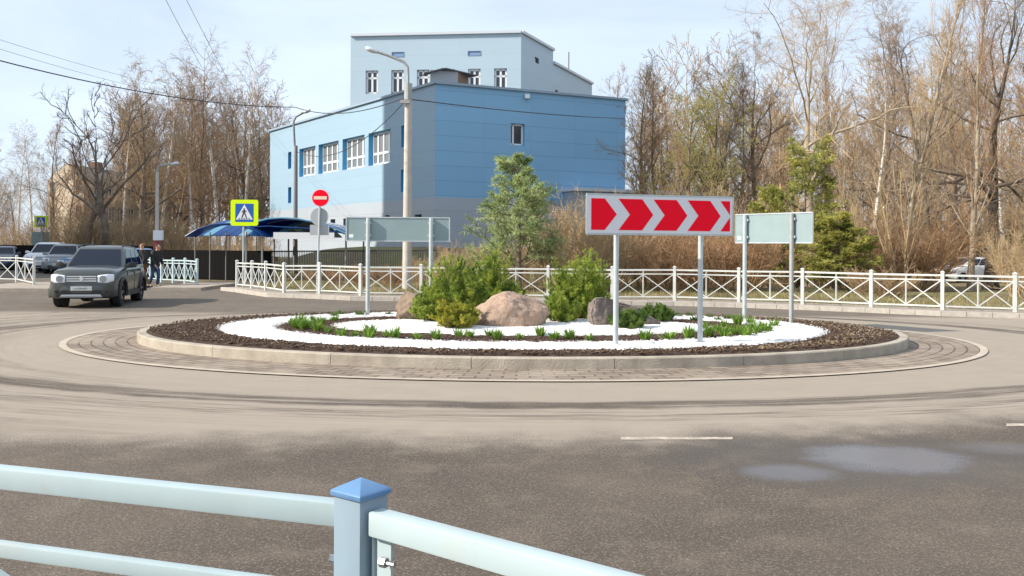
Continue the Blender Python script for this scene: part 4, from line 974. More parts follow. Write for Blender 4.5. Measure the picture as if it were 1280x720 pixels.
# the taller block behind
slate = mat('slate_panel', (.21, .33, .52), .5)
T0 = P(651.5, 40.5, 76); ZT = T0.z; T1 = at_z(438.5, 45, ZT); T2 = at_z(691.5, 63, ZT)
tw = [(457, 472.5, 88, 116.5), (489, 504.5, 87.5, 116.5), (521, 536.5, 87, 116.5), (552.5, 568, 86.5, 116.5), (585, 600.5, 86, 116), (617.5, 633.5, 85.5, 115.5)]
tr = [(489.5, 505, 64.8, 71.3), (584.5, 601, 63.5, 69.8)]
th_ = [hole(T1, T0, *q) for q in tw]; zt1 = sum(h[3] for h in th_) / 6; zb1 = sum(h[2] for h in th_) / 6; th_ = [(h[0], h[1], zb1, zt1) for h in th_]
tt = [hole(T1, T0, *q) for q in tr]
pt, d_, n_ = wall(hall, 'tower_wall', c_pale, T1, T0, 4, ZT, th_ + tt)
for h in th_: window(hall, pt, d_, n_, h, .22, reveal_d, glass, (.5,), (.68,), .17, wframe)
for h in tt: window(hall, pt, d_, n_, h, .03, reveal_d, slate, (), (), .05, mat('slate_blue', (.20, .28, .40), .6) if 'slate_blue' not in bpy.data.materials else bpy.data.materials['slate_blue'])
rh = [hole(T0, T2, 668.5, 673.5, 72, 79, 671)]
pt, d_, n_ = wall(hall, 'tower_wall', c_pale, T0, T2, 4, ZT, rh); window(hall, pt, d_, n_, rh[0], .15, reveal_d, glass, (), (), .06, reveal_d)
_, ZT3 = on_wall(T0, T2, 691.8, 79)
T3 = at_z(740, 105, ZT3); mm_ = T2
rh = [hole(T2, T3, 680.5, 686, 101, 114), hole(T2, T3, 694, 697.5, 112.5, 116.5)]; rh = [h for h in rh if h[0] > 0]
pt, d_, n_ = wall(hall, 'tower_wall', c_pale, T2, T3, 4, ZT3, rh)
for h in rh: window(hall, pt, d_, n_, h, .15, reveal_d, glass, (), (), .06, reveal_d)
back = Vector((0, 22, 0)); wall(hall, 'tower_wall', c_pale, T2, T2 + Vector((-16, 6, 0)), ZT3 - .5, ZT); wall(hall, 'tower_wall', c_pale, T1 + back, T1, 4, ZT)
mb = MB(); mb.quad(*[zz(q, ZT - .2) for q in (T1, T0, T2, T1 + back)]); mb.quad(*[zz(q, ZT3 - .2) for q in (T2, T3, T3 + Vector((-14, 8, 0)), T2 + Vector((-16, 6, 0)))]); mb.build('tower_roof', roofm, hall, world=True)
mb = MB()
for A, B, z in ((T1, T0, ZT), (T0, T2, ZT), (T2, T3, ZT3)): mb.bar(zz(A, z + .05), zz(B, z + .05), .4, .22)
mb.build('tower_roof_edging', flash_l, hall, world=True)
vq = P(549, 41, 84); mb = MB(); mb.tube([(vq.x, 84, ZT - .3), (vq.x, 84, ZT + .9)], .9, 12); mb.tube([(vq.x, 84, ZT + .9), (vq.x, 84, ZT + 1.25)], 1.5, 12); mb.build('roof_vent', flash, hall, world=True)
e_ = T2.lerp(T3, .5); mb = MB(); mb.tube([(e_.x - .5, e_.y, ZT3), (e_.x - .5, e_.y, ZT3 + 2.2)], .06, 6); mb.build('aerial', roofm, hall, world=True)
# end camera lamp on the blue wall
s_, z_ = on_wall(C0, R0, 658, 121); q = Vector((C0.x, C0.y, 0)) + dR * s_ + nd * .15; mb = MB(); mb.box((q.x, q.y, z_), (.35, .35, .3)); mb.build('wall_lamp', wframe, hall, world=True)

# beige flats at the left, behind the trees
beige = NT('beige_render'); pos = beige.n('ShaderNodeTexCoord').outputs['Object']; n1 = beige.noise(pos, .4, 5); n2 = beige.noise(pos, 3, 4)
beige.l(beige.mix(beige.math('MULTIPLY', n2, .6), beige.mix(n1, (.46, .38, .29), (.56, .48, .38)), (.36, .29, .22)), beige.b.inputs['Base Color']); beige.b.inputs['Roughness'].default_value = .9; beige = beige.m
fa = P(60, 222, 92); fb_ = P(105, 218, 86); fc_ = P(215, 212, 104)
flats = thing('apartment_building', 'weathered beige apartment building half hidden behind trees at the left', 'building', (fb_.x, fb_.y, 0))
zE = P(105, 220, 86).z
def grid_holes(A, B, cols, rows, w_, h_, z00, dz, m0=.12):
    L = (Vector(B) - Vector(A)).xy.length; return [(L * (m0 + (1 - 2 * m0) * (i / max(cols - 1, 1))) - w_ / 2, L * (m0 + (1 - 2 * m0) * (i / max(cols - 1, 1))) + w_ / 2, z00 + j * dz, z00 + j * dz + h_) for i in range(cols) for j in range(rows)]
for A, B, nc in ((fa, fb_, 2), (fb_, fc_, 7)):
    hs = [h for h in grid_holes(A, B, nc, 3, 1.3, 1.5, 1.4, (zE - .6) / 3.0, .14) if h[3] < zE - .2]
    pt, d_, n_ = wall(flats, 'wall', beige, A, B, -.5, zE, hs)
    for h in hs: window(flats, pt, d_, n_, h, .2, reveal_d, glass, (.5,), (), .08)
fd = fa + (fc_ - fb_); wall(flats, 'wall', beige, fc_, fd, -.5, zE)
mb = MB(); rz_ = zE + 1.5; a1, b1 = fa.lerp(fb_, .5), fc_.lerp(fd, .5)
mb.quad(zz(fb_, zE), zz(fc_, zE), zz(b1, rz_), zz(a1, rz_)); mb.quad(zz(fd, zE), zz(fa, zE), zz(a1, rz_), zz(b1, rz_)); mb.build('roof', mat('flats_roof', (.13, .105, .09), .9), flats, world=True)
mb = MB(); mb.add([zz(fa, zE), zz(fb_, zE), zz(a1, rz_)], [(0, 1, 2)]); mb.build('gable', beige, flats, world=True)
q = a1.lerp(b1, .3); mb = MB(); mb.box((q.x, q.y, rz_ - .1), (1.0, 1.0, 1.4)); mb.build('chimney', mat('chimney_brick', (.25, .16, .12), .9), flats, world=True)

# tall neighbouring block beyond the left edge of the picture: its stepped shadow falls on the hall
def toward_sun(p, t): return Vector((p.x + SUN.x * t, p.y + SUN.y * t, p.z + t * math.tan(ELEV)))
sA1, zA1 = on_wall(L0, C0, 479, 150); dL = (C0 - L0).xy.normalized()
p1 = Vector((L0.x + dL.x * sA1, L0.y + dL.y * sA1, zA1)); sA2, zA2 = on_wall(L0, C0, 458, 260); p2 = Vector((L0.x + dL.x * sA2, L0.y + dL.y * sA2, zA2))
_, zst = on_wall(L0, C0, 468, 228)
xw = -44.0
t1 = (p1.x - xw + 14) / -SUN.x; e1 = toward_sun(p1, t1); t2 = (p2.x - xw + 10) / -SUN.x; e2 = toward_sun(p2, t2); hstep = zst - 1.2 + (t2 - 9.6 / -SUN.x) * math.tan(ELEV); htop = 56
blk = thing('tower_block', 'tall pale panel-built block of flats beyond the left edge of the photograph', 'building', (xw, e1.y - 8, 0))
def block(name, x0, x1, y0, y1, h):
    wl = []
    for A, B in (((x0, y0), (x1, y0)), ((x1, y0), (x1, y1)), ((x1, y1), (x0, y1)), ((x0, y1), (x0, y0))):
        L = math.dist(A, B); hs = []
        k = max(1, int(L // 4))
        for i in range(k):
            for j in range(int((h - 2) // 3)):
                s0 = L * (i + .5) / k - .7; hs.append((s0, s0 + 1.4, 1.3 + 3 * j, 2.8 + 3 * j))
        wall(blk, 'wall', beige, A, B, -.5, h, hs)
    mb = MB(); i_ = .3; mb.box(((x0 + x1) / 2, (y0 + y1) / 2, h / 2 - .3), (x1 - x0 - 2 * i_, y1 - y0 - 2 * i_, h)); mb.build('window_band', glass, blk, world=True)
block('block', xw - 14, xw, e1.y - 15, e1.y, htop)
block('block', xw - 10, xw - .4, e1.y + .002, e2.y, hstep)
mb = MB(); mb.box((xw - 7, e1.y - 7.5, htop + .1), (14.6, 15.6, .3)); mb.build('roof', roofm, blk, world=True)

# ------------------------------------------------------------------ railings with crossed bars
rail_w = mat('railing_paint', (.57, .58, .55), .5, var=.14, vscale=1.7)
rail_b = mat('railing_paint_bluish', (.50, .62, .64), .45, var=.08, vscale=4)
def railing(name, label, pts, m, H=.97, ps=.085, group=None, posts=None):
    pts = [p + Vector((rnd.uniform(-.015, .015), rnd.uniform(-.015, .015), rnd.uniform(-.012, .012))) for p in pts]
    root = thing(name, label, 'railing', pts[0].copy(), 0, group)
    for i, p in enumerate(pts):
        if posts and not posts[i]: continue
        mb = MB(); nx_ = pts[min(i + 1, len(pts) - 1)] - pts[max(i - 1, 0)]; az = math.atan2(nx_.y, nx_.x)
        mb.box((p.x, p.y, p.z + H / 2 - .02), (ps, ps, H + .04), az); hs = ps * .62; cz = p.z + H
        cs, sn = math.cos(az), math.sin(az); sq = [(p.x + a_ * cs - b_ * sn, p.y + a_ * sn + b_ * cs) for a_, b_ in ((-hs, -hs), (hs, -hs), (hs, hs), (-hs, hs))]
        mb.add([(x, y, cz) for x, y in sq] + [(x, y, cz + .02) for x, y in sq] + [(p.x, p.y, cz + .055)], [(3, 2, 1, 0), (0, 1, 5, 4), (1, 2, 6, 5), (2, 3, 7, 6), (3, 0, 4, 7), (4, 5, 8), (5, 6, 8), (6, 7, 8), (7, 4, 8)])
        mb.build('post', m, root, world=True)
    for A, B in zip(pts[:-1], pts[1:]):
        d = (B - A).normalized(); a_, b_ = A + d * ps * .5, B - d * ps * .5
        def z(q, h): return q + Vector((0, 0, h))
        mb = MB(); t, t2, lo = H - .07, H - .19, .10; c_ = a_.lerp(b_, .5)
        mb.bar(z(a_, t), z(b_, t), .045, .05); mb.bar(z(a_, t2), z(b_, t2), .03, .035); mb.bar(z(a_, lo), z(b_, lo), .035, .04); mb.bar(z(c_, lo), z(c_, t), .032, .032)
        for q0_, q1_ in ((a_, c_), (c_, b_)):
            mb.bar(z(q0_, lo + .02), z(q1_, t2 - .02), .022, .026); mb.bar(z(q0_, t2 - .02) + d * .001, z(q1_, lo + .02), .018, .026)
        mb.build('rail_panel', m, root, world=True)
    return root
railing('pedestrian_railing', 'long white crossed-bar railing curving round the far side of the island', FPTS, rail_w)
sp0, sp1 = G(246, 355, .12), G(176, 349.5, .12)
railing('pedestrian_railing', 'short pale blue crossed-bar railing behind the walking people', [sp0.lerp(sp1, t) for t in (0, .2, .4, .6, .8, 1)], rail_b, .98, .08)
lp = [G(75, 353.5, .12), G(43, 356.5, .12), G(21, 352, .12), G(-22, 350.5, .12), G(-70, 349, .12)]
railing('pedestrian_railing', 'pale crossed-bar railing at the left edge in front of the parked blue cars', lp[1:], rail_w, 1.05, .08)

# ------------------------------------------------------------------ near railing right in front of the camera
near = mat('near_paint', (.41, .50, .515), .38, var=.06, vscale=9, bump=.03, bscale=120, spec=.5)
def worn(name, c, chip=(.16, .125, .10)):
    m = NT(name); tc = m.n('ShaderNodeTexCoord').outputs['Object']
    n1 = m.noise(tc, 9, 5); n2 = m.noise(tc, 34, 5, .7); n3 = m.noise(tc, 3.2, 3); n4 = m.noise(tc, 140, 3)
    col = m.mix(n1, tuple(q * .90 for q in c), tuple(q * 1.06 for q in c))
    col = m.mix(m.math('MULTIPLY', m.step(n3, .50, .72), .35), col, (.40, .38, .33))                 # road grime
    col = m.mix(m.math('MULTIPLY', m.step(n2, .70, .735), m.step(n3, .42, .58)), col, chip)           # chips
    m.l(col, m.b.inputs['Base Color']); m.b.inputs['Roughness'].default_value = .42; m.bump(m.math('ADD', m.math('MULTIPLY', n4, .2), m.math('SUBTRACT', 1.0, m.step(n2, .70, .735))), .12, .004)
    return m.m
near = worn('near_paint_worn', (.41, .50, .515)); near_post_shaded = worn('near_post_worn_shaded', (.235, .315, .375))  # post colour darker and bluer, painting in a shadow over the post
near_cap = mat('near_cap_paint', (.11, .225, .40), .4, var=.08, vscale=8)
steel = mat('bolt_steel', (.45, .45, .45), .35, metal=.9)
Zt = ray(451, 597)[1]; yp = 2.3; pp = P(451, 640, yp); ztop = P(451, 597, yp).z
nr = thing('guard_railing', 'pale blue steel guard railing with capped square post close to the camera', 'railing', (pp.x, yp, 0))
az = R(-37); pw = .098
mb = MB(); mb.box((pp.x, yp, (ztop - .04) / 2), (pw, pw, ztop - .045), az); mb.build('post', near_post_shaded, nr, world=True, bevel=.005, smooth=35)
post_o = nr.children[0]
hs = pw * .5 + .006; cs, sn = math.cos(az), math.sin(az)
def sqr(h_): return [(pp.x + a_ * cs - b_ * sn, yp + a_ * sn + b_ * cs) for a_, b_ in ((-h_, -h_), (h_, -h_), (h_, h_), (-h_, h_))]
mb = MB(); z0 = ztop - .043
mb.loft([[(x, y, z0) for x, y in sqr(hs)], [(x, y, z0 + .012) for x, y in sqr(hs + .001)], [(x, y, z0 + .017) for x, y in sqr(hs - .004)], [(x, y, ztop) for x, y in sqr(.003)]])
cp = mb.build('post_cap', near_cap, None, bevel=.0015, smooth=25)
for v in cp.data.vertices: v.co -= nr.location
cp.parent = post_o
# rails: left run and right run, upper and lower, with the crossed bars below
def run(attach, far, yfar_px, side):
    mbs = {}
    return
zr = P(418, 640, yp).z
A_l = Vector((pp.x - .052, yp + .02, 0)); X0, Z0 = ray(-60, 577); 
yl = (zr + .025 - HC) / ray(0, 582)[1]; Lx = ray(0, 582)[0] * yl
dl = (Vector((Lx, yl, 0)) - A_l).normalized(); B_l = A_l + dl * 2.6
zrr = P(455, 640, yp - .05).z
A_r = Vector((pp.x + .045, yp - .045, 0)); yr_ = (zrr - HC) / ray(800, 727)[1]; Rx = ray(800, 727)[0] * yr_
dr = (Vector((Rx, yr_, 0)) - A_r).normalized(); B_r = A_r + dr * 2.4
for (A, B, ztp) in ((A_l, B_l, zr + .022), (A_r, B_r, zrr + .004)):
    mb = MB(); mb.bar(zz(A, ztp - .03), zz(B, ztp - .03), .052, .062); mb.build('upper_rail', near, nr, world=True, bevel=.006, smooth=35)
    mb = MB(); lz = ztp - .245; mb.bar(zz(A, lz), zz(B, lz), .036, .042); mb.build('lower_rail', near, nr, world=True, bevel=.005, smooth=35)
    mb = MB(); mb.bar(zz(A, .20), zz(B, .20), .036, .042); mb.build('bottom_rail', near, nr, world=True, bevel=.005, smooth=35)
    for k in range(2):
        q0_, q1_ = A.lerp(B, k * .5), A.lerp(B, k * .5 + .5); mb = MB(); mb.bar(zz(q0_, .22), zz(q1_, lz - .02), .024, .03); mb.bar(zz(q0_, lz - .02), zz(q1_, .22), .020, .03); mb.build('cross_bar', near, nr, world=True)
    q0_ = A.lerp(B, .5); mb = MB(); mb.bar(zz(q0_, .2), zz(q0_, ztp - .062), .032, .032); mb.build('upright', near, nr, world=True)
# clamp bracket hanging under the right rail by the post, and its bolts
qb = A_r + dr * .035; mb = MB(); mb.bar(zz(qb, zrr - .062), zz(qb, zrr - .33), .008, .05, up=dr); mb.bar(zz(qb + Vector((-.02, .03, 0)), zrr - .06), zz(qb + Vector((-.02, .03, 0)), zrr - .33), .045, .006, up=dr); br_ = mb.build('bracket', near, nr, world=True, bevel=.0015)
for q, dd, ln in ((P(480, 703, 2.2), Vector((.85, -.5, 0)).normalized(), .034), (P(416.5, 699, 2.31), Vector((-.9, -.3, 0)).normalized(), .012)):
    mb = MB(); mb.tube([q - dd * .01, q + dd * .008], .013, 6); mb.tube([q + dd * .008, q + dd * ln], .007, 8); mb.build('bolt', steel, nr, world=True)

# ------------------------------------------------------------------ signs
plate_grey = mat('plate_grey', (.40, .42, .44), .55, spec=.3)
galv = mat('galvanised', (.50, .545, .55), .42, metal=.35, var=.10, vscale=6)
galv_dk = mat('galvanised_dull', (.36, .37, .36), .55, metal=.3, var=.12, vscale=6)
sign_back = mat('sign_back', (.25, .325, .335), .55, spec=.3, var=.05, vscale=3)
sign_white = mat('sign_white', (.72, .73, .76), .4)
sign_red = mat('sign_red', (.95, .001, .022), .5, spec=.15)
def frame_matrix(o, ux, uy): 
    uz = ux.cross(uy).normalized(); return Matrix((( ux.x, uy.x, uz.x, o.x), (ux.y, uy.y, uz.y, o.y), (ux.z, uy.z, uz.z, o.z), (0, 0, 0, 1)))
UP = Vector((0, 0, 1))
# red and white arrow board
g1, g2 = G(769.5, 430.5, .22), G(875, 427.5, .22); dch = (g2 - g1).xy.normalized(); dch = Vector((dch.x, dch.y, 0)); nch = Vector((dch.y, -dch.x, 0))
def on_line(px, o, d): 
    X, _ = ray(px, 268); t = (o.y * X - o.x) / (d.x - X * d.y); return o + d * t
ob = g1 + nch * .06; bl, br2 = on_line(733.5, ob, dch), on_line(916, ob, dch); Wd = (br2 - bl).length
zt_, zb_ = P(734, 242.5, bl.y).z, P(734, 292, bl.y).z; Hd = zt_ - zb_
cs_ = thing('arrow_sign', 'wide red and white chevron board pointing right on two steel posts', 'road sign', (g1.x, g1.y, .22))
bo = MB(); M = frame_matrix(zz(bl, zb_), dch, UP); bo.prism([(0, 0), (Wd, 0), (Wd, Hd), (0, Hd)], -.02, M); bd = bo.build('board', sign_white, cs_, world=True, recalc=True)
def cx(u): return (u - 80) / 1110 * Wd
def cy_(v): return (375 - v) / 303 * Hd
yb0, yt0, ymid = cy_(345), cy_(103), cy_(224)
polys = [[(112, yb0), (210, yb0), (298, ymid), (210, yt0), (112, yt0)]]
for a0 in (312, 573, 834): polys.append([(a0, yb0), (a0 + 175, yb0), (a0 + 258, ymid), (a0 + 175, yt0), (a0, yt0), (a0 + 84, ymid)])
polys += [[(1092, yt0), (1167, yt0), (1167, ymid + .02)], [(1092, yb0), (1167, yb0), (1167, ymid - .02)]]
for q in polys:
    mb = MB(); pl = [(cx(u), y) for u, y in q]; a2 = sum(pl[i][0] * pl[(i + 1) % len(pl)][1] - pl[(i + 1) % len(pl)][0] * pl[i][1] for i in range(len(pl)))
    mb.prism(pl if a2 > 0 else pl[::-1], .004, frame_matrix(zz(bl, zb_) + nch * .0005, dch, UP)); ar = mb.build('arrow', sign_red, None, recalc=True)
    for v in ar.data.vertices: v.co -= cs_.location
    ar.parent = bd
mb = MB()
for (x0, y0, x1, y1) in ((0, 0, Wd, 0), (0, Hd, Wd, Hd), (0, 0, 0, Hd), (Wd, 0, Wd, Hd)):
    mb.bar(zz(bl, zb_) + dch * x0 + UP * y0 - nch * .012, zz(bl, zb_) + dch * x1 + UP * y1 - nch * .012, .026, .03)
mb.build('frame', galv, cs_, world=True)
for g_, hh_ in ((g1, zt_ - .05), (g2, zt_ - .05)):
    mb = MB(); mb.tube([(g_.x, g_.y, .1), (g_.x, g_.y, hh_)], .041, 16); mb.build('post', galv, cs_, world=True, smooth=40)
# the two boards seen from behind
def back_board(label, pa, pb, pxl, pxr, ptl, pbl, dark_right, lean=0.0):
    d = (pb - pa); d.z = 0; d.normalize(); n = Vector((d.y, -d.x, 0)); o = pa - n * .055; l, r = on_line(pxl, o, d), on_line(pxr, o, d)
    W_ = (r - l).length; zt = P(pxl, ptl, l.y).z; zb = P(pxl, pbl, l.y).z; H_ = zt - zb
    t = thing('direction_board', label, 'road sign', (pa.x, pa.y, .22))
    mb = MB(); mb.prism([(0, 0), (W_, 0), (W_, H_), (0, H_)], -.012, frame_matrix(zz(l, zb), d, UP)); mb.build('board', sign_back, t, world=True, recalc=True)
    mb = MB()
    for (x0, y0, x1, y1) in ((0, 0, W_, 0), (0, H_, W_, H_), (0, 0, 0, H_), (W_, 0, W_, H_)):
        mb.bar(zz(l, zb) + d * x0 + UP * y0, zz(l, zb) + d * x1 + UP * y1, .024, .024)
    mb.build('frame', galv, t, world=True)
    for p_, m_ in ((pa, galv), (pb, galv_dk if dark_right else galv)):
        mb = MB(); mb.tube([(p_.x, p_.y, .1), (p_.x, p_.y, zt - .01)], .045, 14); mb.build('post', m_, t, world=True, smooth=40)
        mb = MB(); q = zz(p_, zt - .1); mb.box((p_.x + n.x * -.03, p_.y + n.y * -.03, zt - .12), (.13, .05, .05), math.atan2(d.y, d.x)); mb.box((p_.x + n.x * -.03, p_.y + n.y * -.03, zb + .12), (.13, .05, .05), math.atan2(d.y, d.x)); mb.build('clamp', galv, t, world=True)
    mb = MB(); mb.prism([(0, 0), (.09, 0), (.09, .07), (0, .07)], .002, frame_matrix(zz(l, zb) + d * .06 + UP * .07 + n * .001, d, UP)); mb.build('sticker', wframe, t, world=True, recalc=True)
    return t
pa = G(459.5, 393.5, .22); pb = Vector((on_line(539, pa, Vector((1, .02, 0))).x, pa.y + .02 * 1.4, .22))
back_board('blank grey back of a road board on two posts at the left of the island', pa, pb, 433, 562, 271.5, 301, False)
back_board('blank pale green-grey back of a road board at the right of the island', G(930.5, 397.5, .22), G(989, 402.5, .22), 919.5, 1016, 268.5, 303.5, True)
# no-entry sign
def disc(c, r, th, m, parent, name, n=Vector((0, -1, 0)), nn=40):
    c = Vector(c); ux = Vector((-n.y, n.x, 0)).normalized(); mb = MB()
    mb.prism([(r * math.cos(2 * PI * k / nn), r * math.sin(2 * PI * k / nn)) for k in range(nn)], th, frame_matrix(c, ux, UP)); return mb.build(name, m, parent, world=True, recalc=True)
gp = G(396, 367.2, .12); zc = P(401, 247.5, gp.y).z; rr_ = 10.8 * gp.y / F
ns = thing('no_entry_sign', 'round red no-entry sign with white bar above two blank grey plates', 'road sign', (gp.x, gp.y, .12))
mb = MB(); mb.tube([(gp.x, gp.y, 0), (gp.x + .09, gp.y, zc + .1)], .035, 12); mb.build('post', galv, ns, world=True, smooth=40)
cxn = P(401, 247, gp.y).x
dd_ = disc((cxn, gp.y - .05, zc), rr_, .012, sign_white, ns, 'rim'); disc((cxn, gp.y - .063, zc), rr_ * .95, .004, sign_red, ns, 'red_disc')
mb = MB(); mb.box((cxn, gp.y - .071, zc), (rr_ * 1.5, .006, rr_ * .36)); mb.build('white_bar', mat('sign_cream', (.80, .66, .50), .4), ns, world=True)
disc((P(399, 271, gp.y).x, gp.y + .045, P(399, 271, gp.y).z), 11.2 * gp.y / F, .012, plate_grey, ns, 'blank_disc')
q = P(399, 287.5, gp.y); mb = MB(); mb.box((q.x, gp.y + .05, q.z), (24 * gp.y / F, .012, 13 * gp.y / F)); mb.build('blank_plate', plate_grey, ns, world=True)
# crossing signs
yel = mat('fluorescent_yellow', (.66, .88, .004), .5, spec=.2); sblue = mat('sign_blue', (.012, .10, .40), .4); blackp = mat('sign_black', (.015, .015, .018), .5)
def crossing(label, px, py, wpx, hpx, y, px_post, gz, lamp=False):
    c = P(px, py, y); W_ = wpx * y / F; H_ = hpx * y / F; xp = P(px_post, py, y).x
    t = thing('crossing_sign', label, 'road sign', (xp, y, gz)); k = .07 * W_
    def rrect(w_, h_, r): 
        out = []
        for cx_, cy2, a0 in ((w_ / 2 - r, h_ / 2 - r, 0), (-w_ / 2 + r, h_ / 2 - r, 90), (-w_ / 2 + r, -h_ / 2 + r, 180), (w_ / 2 - r, -h_ / 2 + r, 270)):
            for q in range(5): out.append((cx_ + r * math.cos(R(a0 + 22.5 * q)), cy2 + r * math.sin(R(a0 + 22.5 * q))))
        return out
    def plate(poly, dy, m, name, parent=None):
        mb = MB(); mb.prism(poly, .004, frame_matrix(Vector((c.x, y - dy, c.z)), Vector((1, 0, 0)), UP)); o = mb.build(name, m, None, recalc=True)
        for v in o.data.vertices: v.co -= t.location
        o.parent = parent or t; return o
    b = plate(rrect(W_, H_, k * 1.2), .05, yel, 'yellow_board')
    s = W_ * .33; bl_ = plate(rrect(2 * s, 2 * s, .015), .055, sblue, 'blue_panel')
    plate([(-s * .93, -s * .74), (s * .93, -s * .74), (0, s * .92)], .060, sign_white, 'white_triangle', bl_)
    # walking figure and stripes
    def fig(poly): return [(x * s, z * s) for x, z in poly]
    parts = [[(math.cos(2 * PI * q / 12) * .075 - .02, math.sin(2 * PI * q / 12) * .075 + .43) for q in range(12)], [(-.10, .33), (-.13, .0), (.08, .0), (.09, .30), (.02, .35)],
             [(-.13, .02), (.02, .02), (-.10, -.25), (-.22, -.55), (-.33, -.52), (-.22, -.22)], [(-.04, .02), (.08, .02), (.15, -.20), (.28, -.52), (.17, -.56), (.05, -.22)],
             [(-.10, .31), (-.13, .20), (-.27, .02), (-.33, .07)], [(.07, .30), (.10, .18), (.26, .08), (.29, .14)]]
    mb = MB()
    for q in parts:
        pl = fig(q); a2 = sum(pl[i][0] * pl[(i + 1) % len(pl)][1] - pl[(i + 1) % len(pl)][0] * pl[i][1] for i in range(len(pl)))
        mb.prism(pl if a2 > 0 else pl[::-1], .003, frame_matrix(Vector((c.x, y - .066 - .0004 * parts.index(q), c.z)), Vector((1, 0, 0)), UP))
    o = mb.build('walking_figure', blackp, None, recalc=True)
    for v in o.data.vertices: v.co -= t.location
    o.parent = bl_
    mb = MB()
    for q in range(5):
        x0 = -.62 + q * .27; mb.prism(fig([(x0, -.68), (x0 + .14, -.68), (x0 + .14, -.58), (x0, -.58)]), .003, frame_matrix(Vector((c.x, y - .065, c.z)), Vector((1, 0, 0)), UP))
    o = mb.build('stripes', blackp, None, recalc=True)
    for v in o.data.vertices: v.co -= t.location
    o.parent = bl_
    mb = MB(); mb.tube([(xp, y, gz - .1), (xp, y, c.z + H_ * .45)], .038, 12); mb.build('post', galv, t, world=True, smooth=40)
    if lamp:
        q = P(52, 302, y); mb = MB(); mb.box((xp - .1, y + .02, P(43, 298, y).z), (1.2, .05, .9)); mb.build('lower_plate', sign_back, t, world=True)
    return t
crossing('large fluorescent yellow crossing sign with walking figure beside the blue canopy', 306, 266, 34.5, 32.5, 35.2, 304.5, .1)
crossing('small distant yellow crossing sign at the left above the parked cars', 51.5, 277, 16.5, 14.5, 62, 52, 0, True)

# ------------------------------------------------------------------ lamp posts and cables
concp = mat('lamp_concrete', (.50, .46, .41), .85, var=.12, vscale=3, bump=.3, bscale=40)
steelp = mat('lamp_steel', (.22, .215, .21), .6, metal=.3); lampm = mat('lamp_head', (.62, .64, .66), .4)
def lamp_post(label, px, y, pyt, r0, r1, m, arm_px, head_px, z0=None, box=False):
    x = ray(px, 330)[0] * y; z0 = tz(x, y) if z0 is None else z0; zt = P(px, pyt, y).z
    t = thing('street_lamp', label, 'street lamp', (x, y, z0))
    mb = MB(); mb.tube([(x, y, z0 - .2), (x, y, zt)], [r0, r1], 16); mb.build('column', m, t, world=True, smooth=40)
    pts = [P(a_, b_, y + dy) for a_, b_, dy in arm_px]; mb = MB(); mb.tube(pts, .055, 8); mb.build('arm', steelp if m is not concp else galv_dk, t, world=True, smooth=40)
    h0_, h1_ = [P(a_, b_, y + dy) for a_, b_, dy in head_px]; d = (h1_ - h0_); rings = []
    for s_, w_, hh_ in ((0, .05, .05), (.2, .12, .07), (.55, .17, .10), (.85, .15, .09), (1, .06, .04)):
        c_ = h0_ + d * s_; ax = Vector((d.x, d.y, 0)).normalized(); sd = Vector((-ax.y, ax.x, 0)); rings.append([c_ + sd * (w_ * math.cos(q)) + UP * (hh_ * math.sin(q)) for q in [2 * PI * k / 12 for k in range(12)]])
    mb = MB(); mb.loft(rings); mb.build('lamp_head', lampm, t, world=True, smooth=50, recalc=True)
    return t, x, zt
t, x, zt = lamp_post('tall thick concrete lamp post in front of the blue hall', 509, 33, 113, .185, .125, concp, [(509.5, 116, 0), (510, 97, 0), (509.5, 84, 0), (505, 77.5, 0), (486, 69.5, 0), (471, 64.5, 0)], [(472, 65.5, 0), (457, 60, 0)])
mb = MB(); mb.tube([(x, 33, zt - .35), (x, 33, zt + .25)], .15, 12); mb.box((x - .1, 32.85, P(508, 128, 33).z), (.35, .12, .12)); mb.build('collar', galv_dk, t, world=True)
lamp_post('thin dark lamp post at the left end of the blue hall', 369, 46, 182, .13, .09, steelp, [(368.5, 184, 0), (367.5, 165, 0), (367, 152, 0), (370, 146, 0), (380, 140.5, 0)], [(379, 141, 0), (388, 137.5, 0)])
t, x, zt = lamp_post('pale concrete lamp post with a white box behind the walking people', 196, 47, 215, .11, .085, concp, [(196.5, 217, 0), (198, 208, 0), (206, 206, 0), (213, 205, 0)], [(213, 205.5, 0), (224, 204, 0)], 0)
mb = MB(); q = P(196.5, 294, 46.6); mb.box((q.x, 46.75, q.z), (.48, .2, .52)); mb.build('white_box', wframe, t, world=True)
mb = MB(); mb.tube([(x, 47, P(196, 312, 47).z), (x, 47, P(196, 301, 47).z)], .185, 14); mb.build('red_band', mat('faded_red', (.42, .10, .09), .7), t, world=True)
cab = mat('cable_black', (.045, .045, .05), .6)
cab_p = mat('cable_pale', (.22, .23, .25), .6)
def cable(label, pts, r, sag, name='overhead_cable', cm_=None):
    out = []
    for A, B in zip(pts[:-1], pts[1:]):
        for k in range(17):
            t = k / 16; p = A.lerp(B, t); p.z -= sag * 4 * t * (1 - t); out.append(p)
    mb = MB(); mb.tube(out, r, 6); tag(mb.build(name, cm_ or cab, smooth=50), label, 'cable')
cable('thick black overhead cable sagging from the top left to the concrete lamp post', [P(-60, 60, 27), P(369, 134, 46), P(506, 122, 33)], .021, .45)
s_, z_ = on_wall(C0, R0, 778, 148); wq = Vector((C0.x, C0.y, 0)) + dR * s_ + nd * .1
cable('thin cable from the concrete lamp post along the blue wall to its right end', [P(512, 124, 33), Vector((wq.x, wq.y, z_))], .022, .15)
cable('thin cable dropping from the concrete lamp post towards the thin dark lamp post', [P(505, 128, 33), P(372, 190, 46)], .016, .9)
cable('left of the two thin wires crossing the top of the sky', [P(196, -22, 30), P(300, 165, 62)], .010, .2, cm_=cab_p)
